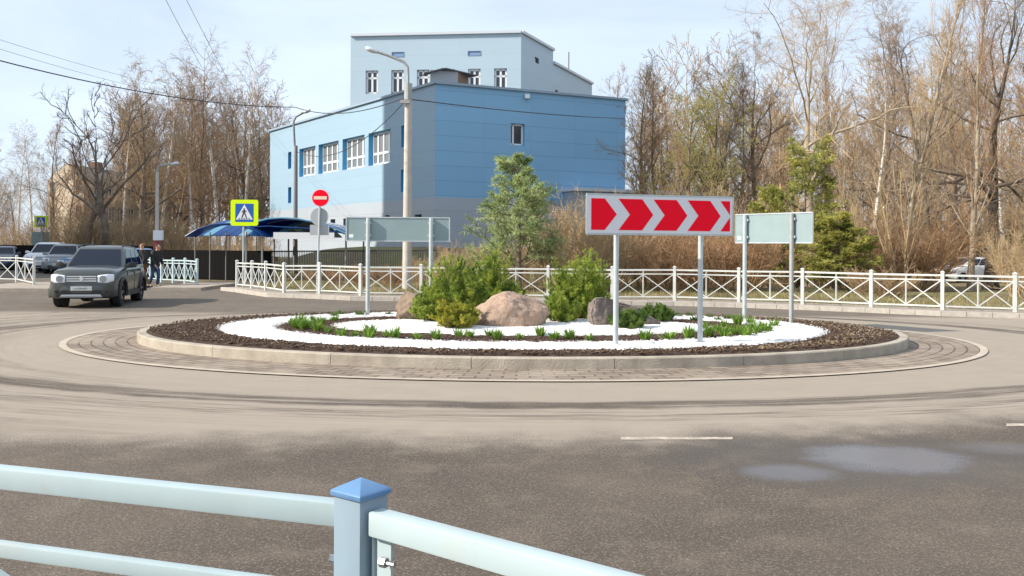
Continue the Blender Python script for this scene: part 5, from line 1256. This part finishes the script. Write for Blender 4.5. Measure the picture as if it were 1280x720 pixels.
cable('right of the two thin wires crossing the top of the sky', [P(222, -22, 30), P(330, 178, 64)], .010, .2, cm_=cab_p)
cable('lower of the pale thin wires above the thick cable at the left', [P(-30, 52, 40), P(300, 128, 95)], .010, .6, cm_=cab_p)
cable('upper of the pale thin wires above the thick cable at the left', [P(-30, 40, 40), P(300, 120, 95)], .010, .6, cm_=cab_p)

# ------------------------------------------------------------------ dark fences
dkf = clad('dark_sheet', (.013, .012, .012), 40, .28, .5, .1)
for n_s in dkf.node_tree.nodes:
    if n_s.type == 'BSDF_PRINCIPLED': n_s.inputs['Roughness'].default_value = .95; n_s.inputs['Specular IOR Level'].default_value = .05
def sheet_fence(label, A, B, h, z0):
    t = thing('sheet_metal_fence', label, 'fence', (A.x, A.y, z0)); wall(t, 'sheet_panel', dkf, A, B, z0 - .1, z0 + h)
    mb = MB(); L = (B - A).length; n = int(L // 2.4)
    for i in range(n + 1):
        p = A.lerp(B, i / n); mb = MB(); mb.box((p.x, p.y + .06, z0 + h / 2), (.07, .07, h + .06)); mb.build('post', blackp, t, world=True)
A = Vector((P(-60, 330, 66).x, 66, 0)); B = Vector((P(196, 330, 52).x, 52, 0)); sheet_fence('long black sheet fence behind the parked cars', A, B, 1.58, 0)
A = Vector((P(190, 330, 50).x, 45.5, 0)); B = Vector((P(334, 330, 41.6).x, 42.2, 0)); sheet_fence('black sheet fence beside the blue canopy', A, B, 1.42, .0)
A = Vector((P(336, 330, 42).x, 42.4, tz(P(336, 330, 42).x, 42.4))); B = Vector((P(565, 330, 40).x, 40.5, tz(P(565, 330, 40).x, 40.5)))
t = thing('picket_fence', 'low dark metal picket fence on the grass below the blue hall', 'fence', A.copy())
mb = MB(); L = (B - A).length; n = int(L / .085); hp = P(440, 314, 41.4).z - A.z
for i in range(n + 1): p = A.lerp(B, i / n); mb.box((p.x, p.y, p.z + hp / 2), (.022, .022, hp))
mb.build('pickets', blackp, t, world=True)
mb = MB(); mb.bar(A + UP * (hp - .04), B + UP * (hp - .04), .04, .06); mb.bar(A + UP * .2, B + UP * .2, .04, .05); mb.build('rail', blackp, t, world=True)

# ------------------------------------------------------------------ blue canopy
cb = leafmat('canopy_blue', (.010, .065, .25), (.016, .09, .32), rough=.35, scale=1.0, transl=.35); cb_l = leafmat('canopy_light_blue', (.20, .44, .60), (.25, .50, .64), rough=.35, scale=1.0, transl=.4); cwhite = mat('canopy_steel', (.62, .66, .68), .5)
yc = 40.5; c0 = P(242, 293, yc); 
can = thing('entrance_canopy', 'blue curved polycarbonate canopy on thin white posts in front of the hall', 'canopy', (P(340, 300, yc).x, yc, .2))
# left half: vault with its axis across the picture; near eave low, ridge behind
xl, xr_ = P(243, 293, yc).x, P(352, 293, yc).x; ze = P(243, 294, yc).z; zr2 = P(300, 275, yc + 2.6).z
for i in range(10):
    a_, b_ = xl + (xr_ - xl) * i / 10, xl + (xr_ - xl) * (i + 1) / 10 - .02; mb = MB(); sh = .9
    rings = []
    for k in range(9):
        t_ = k / 8; yy = yc + 2.6 * t_; z = ze + (zr2 - ze) * math.sin(t_ * PI / 2); o_ = sh * t_
        rings.append([(a_ + o_, yy, z), (b_ + o_, yy, z), (b_ + o_, yy, z - .03), (a_ + o_, yy, z - .03)])
    for k in range(9):
        t_ = k / 8; yy = yc + 2.6 + 2.6 * t_; z = zr2 - (zr2 - ze) * (1 - math.cos(t_ * PI / 2)); o_ = sh * (1 + t_)
        if k: rings.append([(a_ + o_, yy, z), (b_ + o_, yy, z), (b_ + o_, yy, z - .03), (a_ + o_, yy, z - .03)])
    mb.loft(rings); mb.build('roof_sheet', cb_l if i % 4 == 1 else cb, can, world=True, smooth=40, recalc=True)
# right half: barrel seen end-on
x0, x1 = P(306, 290, yc).x, P(433, 290, yc).x; prof = [(306, 284), (318, 277.5), (335, 273), (352, 271.8), (372, 273), (393, 277), (414, 283), (433, 291.5)]
pe = [P(a_, b_, yc - .6) for a_, b_ in prof]
for j in range(3):
    ya, yb = yc - .6 + j * 2.0, yc - .6 + (j + 1) * 2.0 - .03; mb = MB()
    mb.loft([[(p.x, ya, p.z), (p.x, yb, p.z), (p.x, yb, p.z - .035), (p.x, ya, p.z - .035)] for p in pe]); mb.build('roof_sheet', cb, can, world=True, smooth=40, recalc=True)
for ya in (yc - .66, yc + 1.4, yc + 3.4, yc + 5.42):
    mb = MB(); mb.tube([(p.x, ya, p.z - .02) for p in pe], .045, 6); mb.build('arch_rib', cb_l if ya < yc else cwhite, can, world=True)
    mb = MB(); mb.tube([(pe[0].x, ya, pe[0].z - .02), (pe[2].x, ya, pe[0].z + .05), (pe[5].x, ya, pe[0].z - .05), (pe[-1].x, ya, pe[-1].z - .02)], .03, 6); mb.build('tie_bar', cb, can, world=True)
for px in (243.5, 262, 282, 307, 327, 432):
    for ya in (yc, yc + 4.8):
        xx = P(px, 300, yc).x; mb = MB(); mb.tube([(xx + .02, ya, .0), (xx + .02, ya, P(px, 290, yc).z)], .045 if px > 300 else .03, 8); mb.build('post', cwhite if (ya == yc and px in (327, 307)) else steelp, can, world=True)
pe2 = [P(a_, b_, yc + 1.5) for a_, b_ in [(262, 296), (275, 288), (292, 282.5), (312, 281), (330, 284), (346, 291), (352, 296)]]
for j in range(1):
    ya, yb = yc - 1.6 + j * 1.4, yc - 1.6 + (j + 1) * 1.4 - .03; mb = MB()
    mb.loft([[(p.x, ya, p.z), (p.x, yb, p.z), (p.x, yb, p.z - .03), (p.x, ya, p.z - .03)] for p in pe2]); mb.build('roof_sheet', cb, can, world=True, smooth=40, recalc=True)
mb = MB(); mb.tube([(p.x, yc - 1.63, p.z - .02) for p in pe2], .035, 6); mb.build('arch_rib', cb, can, world=True)
q0_, q1_ = P(342, 294.5, yc - .7), P(418, 294.5, yc - .7); mb = MB(); mb.box(((q0_.x + q1_.x) / 2, yc - .72, q0_.z), (q1_.x - q0_.x, .05, .30)); mb.build('white_fascia', sign_white, can, world=True)
# ------------------------------------------------------------------ cars
tyre_m = mat('tyre', (.018, .018, .019), .85); rim_m = mat('rim', (.32, .33, .34), .35, metal=.7); plast = mat('black_plastic', (.022, .022, .023), .6)
cglass = mat('car_glass', (.010, .015, .028), .04, spec=.28); chrome = mat('chrome', (.70, .71, .72), .35, metal=.35); lens = mat('headlight_lens', (.72, .75, .80), .12, spec=.8); tail_m = mat('tail_light', (.35, .01, .012), .2); plate_m = mat('number_plate', (.72, .71, .68), .5, col2=(.42, .42, .41), vscale=26)
def carpaint(name, c): return mat(name, c, .28, spec=.5, coat=.5)
def make_car(name, label, loc, fwd, paint, dims, kind='suv', detail=2, group=None, clad_low=True, cat='car'):
    """local axes: x left/right, +y forward; loc is the ground point under the middle"""
    Lh, Wh, Ht = dims[0] / 2, dims[1] / 2, dims[2]
    rz = math.atan2(fwd.y, fwd.x) - PI / 2
    t = thing(name, label, cat, loc, rz, group)
    belt = Ht * (.64 if kind == 'suv' else .66); hood = Ht * (.61 if kind == 'suv' else .60); wr = .345 if kind == 'suv' else .31
    yfa, yra = Lh * .62, -Lh * .62
    def ring(y, w, zb, zt, cr=.03):
        pr = [(0, zb), (w * .86, zb), (w * .955, zb + .06), (w * .99, zb + .3 * (zt - zb)), (w, zb + .62 * (zt - zb)), (w * .975, zt - .09), (w * .93, zt - .03), (w * .82, zt + cr * .4), (w * .45, zt + cr), (0, zt + cr)]
        return [(x, y, z) for x, z in pr] + [(-x, y, z) for x, z in pr[-2:0:-1]]
    st = [(Lh, .74, .36, hood * .80), (Lh - .05, .84, .30, hood * .88), (Lh - .16, .92, .26, hood * .95), (Lh * .80, .975, .24, hood * .985), (Lh * .62, 1, .24, hood), (Lh * .40, 1, .24, belt * .985), (Lh * .33, 1, .24, belt), (0, 1, .24, belt), (-Lh * .5, 1, .24, belt), (-Lh * .8, .985, .26, belt * 1.0), (-Lh + .1, .93, .30, belt * .98), (-Lh, .84, .40, belt * .93)]
    mb = MB(); mb.loft([ring(y, w_ * Wh, zb * Ht / 1.65, zt, .065 if y > Lh * .33 else .03) for y, w_, zb, zt in st]); body = mb.build('body', paint, None, recalc=True)
    cut = MB()
    for yy in (yfa, yra):
        cut.tube([(-Wh - .2, yy, wr * .97), (-Wh + .26, yy, wr * .97)], wr * 1.17, 28); cut.tube([(Wh - .26, yy, wr * .97), (Wh + .2, yy, wr * .97)], wr * 1.17, 28)
    co_ = cut.build('cutter', plast, None, recalc=True)
    md = body.modifiers.new('cut', 'BOOLEAN'); md.operation = 'DIFFERENCE'; md.object = co_; md.solver = 'EXACT'
    dg = bpy.context.evaluated_depsgraph_get(); dg.update(); nm = bpy.data.meshes.new_from_object(body.evaluated_get(dg)); body.modifiers.clear(); old = body.data; body.data = nm; bpy.data.meshes.remove(old)
    bpy.data.objects.remove(co_)
    if not nm.materials: nm.materials.append(paint)
    nm.polygons.foreach_set('use_smooth', [True] * len(nm.polygons)); nm.set_sharp_from_angle(angle=R(48)); body.parent = t
    # wheel wells so nothing shows through the arches
    mb = MB()
    for yy in (yfa, yra):
        for s in (-1, 1): mb = MB(); mb.tube([(s * (Wh - .27), yy, wr * .97), (s * (Wh - .25), yy, wr * .97)], wr * 1.16, 20); mb.build('wheel_well', plast, t)
    # cabin
    if kind == 'suv': cab_ = dict(f0=Lh * .38, f1=Lh * .02, r0=-Lh + .10, r1=-Lh + .42)
    elif kind == 'van': cab_ = dict(f0=Lh * .55, f1=Lh * .20, r0=-Lh + .06, r1=-Lh + .18)
    elif kind == 'mpv': cab_ = dict(f0=Lh * .62, f1=Lh * .10, r0=-Lh + .12, r1=-Lh + .55)
    else: cab_ = dict(f0=Lh * .34, f1=-Lh * .02, r0=-Lh * .82, r1=-Lh * .46)
    rw0, rw1 = Wh * .90, Wh * .70; zr0, zr1 = belt - .02, Ht - .06
    def lev(u):   # u 0 belt .. 1 roof edge
        return rw0 + (rw1 - rw0) * u ** 1.15, cab_['f0'] + (cab_['f1'] - cab_['f0']) * u, cab_['r0'] + (cab_['r1'] - cab_['r0']) * u, zr0 + (zr1 - zr0) * u
    def rrect(w_, f_, r_, z, cr):
        out = []
        for cx_, cy2, a0 in ((w_ - cr, f_ - cr, 0), (-w_ + cr, f_ - cr, 90), (-w_ + cr, r_ + cr, 180), (w_ - cr, r_ + cr, 270)):
            for q in range(5): out.append((cx_ + cr * math.cos(R(a0 + 22.5 * q)), cy2 + cr * math.sin(R(a0 + 22.5 * q)), z))
        return out
    rings = [rrect(*lev(u), .10) for u in (0, .25, .5, .75, .93)]
    w_, f_, r_, z = lev(1.0); rings.append(rrect(w_ - .03, f_ - .04, r_ + .04, z + .015, .12)); rings.append(rrect(w_ - .14, f_ - .18, r_ + .16, z + .045, .12)); rings.append(rrect(w_ * .4, f_ - .5, r_ + .5, Ht, .1))
    mb = MB(); mb.loft(rings); mb.build('cabin', paint, t, smooth=65, recalc=True)
    # glass
    def side(s, u, y): w2, f2, r2, z2 = lev(u); return Vector((s * (w2 + .006), y, z2))
    u0, u1 = .10, .86
    def yspan(u, lo, hi): _, f2, r2, _ = lev(u); return r2 + .12 + (f2 - .12 - r2 - .12) * lo, r2 + .12 + (f2 - .12 - r2 - .12) * hi
    cutsy = [(0.05, .27), (.31, .60), (.64, .97)] if kind in ('suv', 'van', 'mpv') else [(.06, .46), (.52, .96)]
    for s in (-1, 1):
        for lo, hi in cutsy:
            ya0, yb0_ = yspan(u0, lo, hi); ya1, yb1 = yspan(u1, lo, hi); N_ = 4; rg_ = []
            for k in range(N_ + 1):
                q = k / N_; u = u0 + (u1 - u0) * q; rg_.append([side(s, u, ya0 + (ya1 - ya0) * q), side(s, u, yb0_ + (yb1 - yb0_) * q)])
            mb = MB(); mb.loft(rg_, caps=False, close=False); mb.build('side_window', cglass, t)
    def fr_(u, sx, key, o): w2, f2, r2, z2 = lev(u); return Vector((sx * (w2 - .075), (f2 + o) if key == 'f' else (r2 - o), z2 + .004))
    for key, o, nm_, ua, ub in (('f', .012, 'windscreen', .08, .90), ('r', .012, 'rear_window', .12, .86)):
        mb = MB(); mb.quad(fr_(ua, -1, key, o), fr_(ua, 1, key, o), fr_(ub, 1, key, o), fr_(ub, -1, key, o)); mb.build(nm_, cglass, t)
    # wheels
    for s in (-1, 1):
        for yy in (yfa, yra):
            xo = s * (Wh - .015); xi = s * (Wh - .225); wl = bpy.data.objects.new('wheel', None)
            mb = MB(); pr = [(xi, wr * .62), (xi, wr * .93), (xi + s * .03, wr), (xo - s * .03, wr), (xo, wr * .93), (xo, wr * .64), (xo - s * .03, wr * .60), (xi, wr * .62)]
            mb.loft([[(x, yy + r * math.cos(2 * PI * k / 28), wr + r * math.sin(2 * PI * k / 28)) for k in range(28)] for x, r in pr], caps=False)
            ty = mb.build('wheel', tyre_m, t, smooth=40)
            mb = MB(); mb.loft([[(x, yy + r * math.cos(2 * PI * k / 20), wr + r * math.sin(2 * PI * k / 20)) for k in range(20)] for x, r in ((xo - s * .08, wr * .61), (xo - s * .07, wr * .2), (xo - s * .03, .045))])
            for k in range(5):
                a_ = 2 * PI * k / 5 + .3; mb.bar((xo - s * .045, yy, wr), (xo - s * .03, yy + wr * .6 * math.cos(a_), wr + wr * .6 * math.sin(a_)), .055, .03, up=(1, 0, 0))
            mb.build('rim', rim_m, ty)
    # front
    zf = hood * .80; yF = Lh
    def yfront(z): return Lh + .012
    if detail >= 1:
        for s in (-1, 1):
            mb = MB(); mb.loft([[(s * x, y + .05, z) for x, y, z in q] for q in (
                [(Wh * .46, yF - .012, hood * .675), (Wh * .46, yF - .03, hood * .86), (Wh * .46, yF - .2, hood * .88), (Wh * .46, yF - .2, hood * .66)],
                [(Wh * .74, yF - .03, hood * .655), (Wh * .74, yF - .05, hood * .885), (Wh * .74, yF - .25, hood * .90), (Wh * .74, yF - .25, hood * .68)],
                [(Wh * .91, yF - .14, hood * .70), (Wh * .92, yF - .17, hood * .88), (Wh * .88, yF - .3, hood * .89), (Wh * .88, yF - .3, hood * .72)])]); hl_ = mb.build('headlight', lens, t, recalc=True, bevel=.035, smooth=60)
            mb = MB(); mb.tube([(s * Wh * .62, yF + .02, hood * .77), (s * Wh * .62, yF + .042, hood * .77)], hood * .085, 18); lo_ = mb.build('lamp', rim_m, None); lo_.parent = hl_
            mb = MB(); mb.loft([[(s * x, y, z) for x, y, z in q] for q in ([(Wh * .62, -Lh - .015, belt * .70), (Wh * .62, -Lh + .1, belt * .70), (Wh * .62, -Lh + .1, belt * .93), (Wh * .62, -Lh - .005, belt * .93)], [(Wh * .90, -Lh + .04, belt * .70), (Wh * .95, -Lh + .14, belt * .70), (Wh * .93, -Lh + .14, belt * .95), (Wh * .88, -Lh + .04, belt * .95)])]); mb.build('tail_light', tail_m, t, recalc=True)
            mb = MB(); ym = cab_['f0'] - .22; mb.loft([[(s * (Wh * .92), ym + a_ * .07, belt + .02 + b_ * .05) for a_, b_ in ((-1, -1), (1, -1), (1, 1), (-1, 1))], [(s * (Wh + .07), ym + a_ * .08, belt + .055 + b_ * .085) for a_, b_ in ((-1, -1), (1, -1), (1, 1), (-1, 1))], [(s * (Wh + .19), ym - .02 + a_ * .06, belt + .06 + b_ * .07) for a_, b_ in ((-1, -1), (1, -1), (1, 1), (-1, 1))]]); mb.build('mirror', plast if clad_low else paint, t, bevel=.012, smooth=40)
        mb = MB(); mb.box((0, yF - .02, hood * .775), (Wh * .86, .05, hood * .17)); gr_ = mb.build('grille', plast, t)
        mb = MB()
        for k in range(3): mb.box((0, yF + .012, hood * (.715 + .058 * k)), (Wh * .86, .02, .034))
        o = mb.build('grille_bar', chrome, None); o.parent = gr_
        mb = MB(); mb.box((0, yF + .035, hood * .525), (.52, .012, .112)); mb.build('number_plate', plate_m, t)
        # bumper cladding, intake
        mb = MB(); prb = []
        for x in np.linspace(-1, 1, 17):
            xx = x * Wh * .985; yy = Lh + .03 - .27 * abs(x) ** 4; up_ = .04 * abs(x) ** 2; prb.append([(xx, yy - .14, Ht * .15 + up_), (xx, yy - .03, Ht * .165 + up_), (xx, yy + .005, Ht * .24), (xx, yy + .012, hood * .52), (xx, yy - .01, hood * .60), (xx, yy - .06, hood * .65), (xx, yy - .14, hood * .655)])
        mb.loft(prb); bp_ = mb.build('front_bumper', paint, t, smooth=40, recalc=True)
        mb = MB(); mb.box((0, yF + .024, hood * .385), (Wh * 1.14, .02, hood * .17)); o = mb.build('air_intake', blackp, None); o.parent = bp_
        mb = MB(); prb = [[(x * Wh * .97, -Lh - .012 + .14 * abs(x) ** 4 + dy, z) for dy, z in ((.1, Ht * .17), (0, Ht * .19), (0, belt * .52), (.08, belt * .56))] for x in np.linspace(-1, 1, 15)]
        mb.loft(prb); mb.build('rear_bumper', plast if clad_low else paint, t, smooth=40, recalc=True)
        mb = MB(); mb.box((0, -Lh - .02, belt * .62), (.52, .012, .112)); mb.build('number_plate', plate_m, t)
    if detail >= 2:
        mb = MB(); mb.loft([[(x, yF + .055, z) for x, z in ((-Wh * .60, Ht * .18), (Wh * .60, Ht * .18), (Wh * .57, Ht * .205), (-Wh * .57, Ht * .205))], [(x, yF + .02, z) for x, z in ((-Wh * .60, Ht * .20), (Wh * .60, Ht * .20), (Wh * .55, Ht * .235), (-Wh * .55, Ht * .235))]]); o = mb.build('skid_plate', rim_m, None, recalc=True); o.parent = bp_
        mb = MB(); e_ = .075; mb.prism([(0, e_), (-e_ * .8, 0), (0, -e_), (e_ * .8, 0)], .012, frame_matrix(Vector((0, yF + .026, hood * .775)), Vector((-1, 0, 0)), UP)); o = mb.build('emblem', chrome, None, recalc=True); o.parent = gr_
        for s in (-1, 1):
            w2, f2, r2, z2 = lev(.95); mb = MB(); pts = [(s * (w2 - .06), f2 - .12, z2 + .02), (s * (w2 - .07), f2 - .24, z2 + .10), (s * (w2 - .07), r2 + .3, z2 + .10), (s * (w2 - .06), r2 + .14, z2 + .03)]; mb.tube(pts, .022, 8); mb.build('roof_rail', plast, t, smooth=50)
            mb = MB(); mb.tube([(s * Wh * .72, yF - .03, hood * .44), (s * Wh * .72, yF + .02, hood * .44)], .04, 14); o = mb.build('fog_lamp', blackp, None); o.parent = bp_
            for yy in (yfa, yra):
                mb = MB(); pts = [(s * (Wh + .004), yy + wr * 1.22 * math.cos(a_), wr * .97 + wr * 1.22 * math.sin(a_)) for a_ in [R(-8 + 196 * k / 18) for k in range(19)]]; mb.tube(pts, .05, 6); mb.build('arch_trim', plast, t, smooth=50)
            mb = MB(); mb.bar((s * (Wh * .985), yfa - wr * 1.2, Ht * .20), (s * (Wh * .985), yra + wr * 1.2, Ht * .20), .05, .13); mb.build('sill', plast, t)
            for y2 in (Lh * .02, -Lh * .42):
                mb = MB(); mb.box((s * (Wh * .985 + .012), y2, belt * .90), (.03, .17, .03)); mb.build('door_handle', plast, t)
            for y2 in (Lh * .33, -Lh * .10, -Lh * .50):
                mb = MB(); mb.box((s * (Wh * .992), y2, belt * .63), (.012, .008, belt * .55)); mb.build('door_seam', blackp, t)
        mb = MB(); mb.tube([(0.35, cab_['f1'] - .45, Ht - .02), (.35, cab_['f1'] - .6, Ht + .22)], .006, 5); mb.build('aerial', plast, t)
        # dashboard-level people-free interior hints: wipers
        for x0 in (-.45, .15):
            mb = MB(); a_ = fr_(.10, 0, 'f', .02); mb.bar((x0, cab_['f0'] + .02, belt + .01), (x0 + .5, cab_['f0'] - .03, belt + .06), .015, .015); mb.build('wiper', blackp, t)
    return t
wf, wb = G(147.5, 382.6, 0), G(166, 377.2, 0); fw = (wf - wb); fw.z = 0; fw.normalize(); lf = Vector((-fw.y, fw.x, 0))   # lf: the car's left
mid = (wf + wb) / 2 - lf * .80
make_car('parked_car', 'dark grey-green off-road car driving out at the left, roof rails and pale number plate', (mid.x + .05, mid.y + .25, 0), fw, carpaint('paint_dark_green', (.052, .057, .054)), (4.20, 1.70, 1.66), 'suv', 2).name = 'driving_car'
wht = carpaint('paint_white', (.74, .75, .76)); slv = carpaint('paint_grey', (.20, .22, .23)); blu = carpaint('paint_blue', (.05, .16, .36)); dbl = carpaint('paint_dark_blue', (.03, .05, .09)); bbl = carpaint('paint_bright_blue', (.04, .26, .58))
GC = 'cars parked along the street at the left'
def car_at(px, py, z, hd): g_ = G(px, py, z); return (g_.x, g_.y, z), Vector((math.sin(hd), -math.cos(hd), 0))
for lab, px, py, hd, pm, dm, kd in (('white boxy off-road car parked behind the dark moving car', 60, 339.5, .25, wht, (4.4, 1.8, 1.78), 'suv'), ('grey off-road car parked between the white and the blue car', 82, 341, .28, slv, (4.3, 1.8, 1.68), 'suv'),
                                    ('blue saloon car just left of the dark moving car’s windscreen', 98, 341, .3, blu, (4.4, 1.74, 1.47), 'saloon'), ('bright blue saloon car behind the dark car, beside the walking man', 165, 345, -.1, bbl, (4.3, 1.74, 1.50), 'saloon'),
                                    ('dark blue car behind the railing at the left picture edge', 4, 337, .35, dbl, (4.3, 1.78, 1.52), 'saloon')):
    l_, f_ = car_at(px, py, 0, hd); make_car('parked_car', lab, l_, f_, pm, dm, kd, 1, GC, False)
l_, f_ = car_at(8, 333, 0, 1.3); make_car('parked_car', 'distant blue car seen from the side at the left edge, behind the dark blue one', l_, f_, blu, (4.3, 1.76, 1.5), 'mpv', 1, GC, False)
xx = ray(1209, 330)[0] * 55.0
make_car('parked_car', 'white people carrier parked among the bushes at the far right', (xx, 55, tz(xx, 55)), Vector((-.93, -.37, 0)), wht, (4.2, 1.76, 1.6), 'mpv', 1, None, False)

# ------------------------------------------------------------------ people
def skin(name, verts, edges, radii, m, parent, sub=2, root=0):
    me = bpy.data.meshes.new(name); me.from_pydata(verts, edges, []); o = bpy.data.objects.new(name, me); COL.objects.link(o)
    md = o.modifiers.new('skin', 'SKIN'); md.use_smooth_shade = True; sv = me.skin_vertices[0].data
    for i, r in enumerate(radii):
        sv[i].radius = (r, r) if not hasattr(r, '__len__') else r
        sv[i].use_root = (i == root)
    s2 = o.modifiers.new('sub', 'SUBSURF'); s2.levels = sub; s2.render_levels = sub
    dg = bpy.context.evaluated_depsgraph_get(); dg.update(); nm = bpy.data.meshes.new_from_object(o.evaluated_get(dg)); bpy.data.objects.remove(o); nm.name = name
    nm.polygons.foreach_set('use_smooth', [True] * len(nm.polygons)); return link(name, nm, m, parent)
skin_m = mat('skin', (.50, .29, .20), .6)
def person(label, loc, rz, H, jacket, trousers, hair, pose):
    """faces local -y; pose: stride (leg spread), bend (torso lean forward), arm swing"""
    t = thing('person', label, 'person', loc, rz); k = H / 1.75; st, bn, sw = pose
    def v(x, y, z): return (x * k, y * k, z * k)
    hip = (0, 0, .93); ch = (0, -bn * .42, 1.36); nk = (0, -bn * .52, 1.49); hd = (0, -bn * .58 - .03, 1.60); tp = (0, -bn * .62 - .02, 1.71)
    kl = (.09, -st * .55 - .03, .50); al = (.09, -st * .55 + .05, .09); tl = (.10, -st * .55 - .12, .035); kr = (-.09, st * .35 - .05, .50); ar = (-.09, st * .95, .11); trr = (-.10, st * .95 - .16, .04)
    shl = (.19, ch[1], 1.40); el = (.25, ch[1] + sw + .03, 1.13); wl = (.24, ch[1] + sw - .12, .90); hl = (.23, ch[1] + sw - .17, .82)
    shr = (-.19, ch[1], 1.40); er = (-.25, ch[1] - sw + .03, 1.13); wr_ = (-.24, ch[1] - sw - .14, .90); hr = (-.23, ch[1] - sw - .19, .82)
    V = [hip, (0, -bn * .2, 1.12), ch, nk, hd, tp, (.09, 0, .88), kl, al, tl, (-.09, 0, .88), kr, ar, trr, shl, el, wl, hl, shr, er, wr_, hr]
    E = [(0, 1), (1, 2), (2, 3), (3, 4), (4, 5), (0, 6), (6, 7), (7, 8), (8, 9), (0, 10), (10, 11), (11, 12), (12, 13), (2, 14), (14, 15), (15, 16), (16, 17), (2, 18), (18, 19), (19, 20), (20, 21)]
    Rr = [.12, .115, .13, .055, .088, .07, .085, .058, .042, .04, .085, .058, .042, .04, .06, .043, .033, .036, .06, .043, .033, .036]
    skin('body', [v(*p) for p in V], E, [r * k for r in Rr], skin_m, t)
    J = [(0, 0, .86), (0, -bn * .1, 1.02), (0, -bn * .25, 1.2), ch, (0, -bn * .5, 1.47), shl, el, wl, shr, er, wr_]
    skin('jacket', [v(*p) for p in J], [(0, 1), (1, 2), (2, 3), (3, 4), (3, 5), (5, 6), (6, 7), (3, 8), (8, 9), (9, 10)], [r * k for r in (.185, .19, .185, .19, .08, .10, .08, .06, .10, .08, .06)], jacket, t)
    skin('trousers', [v(*p) for p in [(0, 0, .94), (.09, 0, .86), kl, (al[0], al[1], .10), (-.09, 0, .86), kr, (ar[0], ar[1], .12)]], [(0, 1), (1, 2), (2, 3), (0, 4), (4, 5), (5, 6)], [r * k for r in (.135, .10, .075, .06, .10, .075, .06)], trousers, t)
    for a_, b_ in ((al, tl), (ar, trr)): skin('shoe', [v(a_[0], a_[1] + .03, .05), v(b_[0], b_[1] - .04, .045)], [(0, 1)], [.055 * k, .045 * k], blackp, t)
    skin('hair', [v(hd[0], hd[1] + .045, 1.63), v(hd[0], hd[1] + .025, 1.71)], [(0, 1)], [.125 * k, .11 * k], hair, t)
    # face: nose, eyes, mouth, ears
    fy = hd[1] - .088
    mb = MB(); mb.loft([[v(-.012, fy, 1.625), v(.012, fy, 1.625), v(.006, fy + .02, 1.63), v(-.006, fy + .02, 1.63)], [v(-.018, fy - .022, 1.58), v(.018, fy - .022, 1.58), v(.016, fy + .02, 1.575), v(-.016, fy + .02, 1.575)]]); mb.build('nose', skin_m, t, recalc=True)
    for s in (-1, 1):
        mb = MB(); mb.box(v(s * .033, fy + .004, 1.625), (.022 * k, .012 * k, .012 * k)); mb.build('eye', blackp, t)
        mb = MB(); mb.box(v(s * .090, hd[1] + .01, 1.605), (.02 * k, .04 * k, .06 * k)); mb.build('ear', skin_m, t, bevel=.006)
    mb = MB(); mb.box(v(0, fy + .006, 1.545), (.045 * k, .012 * k, .01 * k)); mb.build('mouth', mat('lips', (.35, .14, .11), .6), t)
    for h_, w_ in ((hl, wl), (hr, wr_)):
        hv = Vector(h_); dv = (Vector(h_) - Vector(w_)).normalized(); mb = MB(); sx = 1 if h_[0] > 0 else -1
        for q in range(4):
            b0 = hv + Vector((0, (q - 1.5) * .02, 0)) + dv * .02; b1 = b0 + dv * (.05, .055, .05, .04)[q]; b2 = b1 + dv * .02 + Vector((-sx * .02, 0, 0)); mb.tube([v(*b0), v(*b1), v(*b2)], [.010 * k, .009 * k, .007 * k], 6)
        b0 = hv + Vector((0, -.03, 0)); mb.tube([v(*b0), v(*(b0 + dv * .03 + Vector((0, -.025, 0)))), v(*(b0 + dv * .06 + Vector((-sx * .01, -.025, 0))))], [.011 * k, .010 * k, .008 * k], 6)
        mb.build('fingers', skin_m, t)
    return t
jk = mat('jacket_black', (.018, .018, .022), .8); tb = mat('trousers_brown', (.16, .095, .05), .85); jn = mat('jeans_blue', (.035, .07, .15), .85); hr1 = mat('hair_ginger', (.28, .13, .06), .8); hr2 = mat('hair_dark', (.03, .022, .018), .8)
g_ = G(179, 359.2, .02); person('person in a black jacket and brown trousers walking left beside the dark car', (g_.x, g_.y, 0), R(-75), 1.76, jk, tb, hr1, (.22, .06, .10))
g_ = G(193, 358.5, .02); person('person in a dark coat and blue jeans bending beside the short blue railing', (g_.x, g_.y, 0), R(60), 1.72, jk, jn, hr2, (.20, .34, .06))
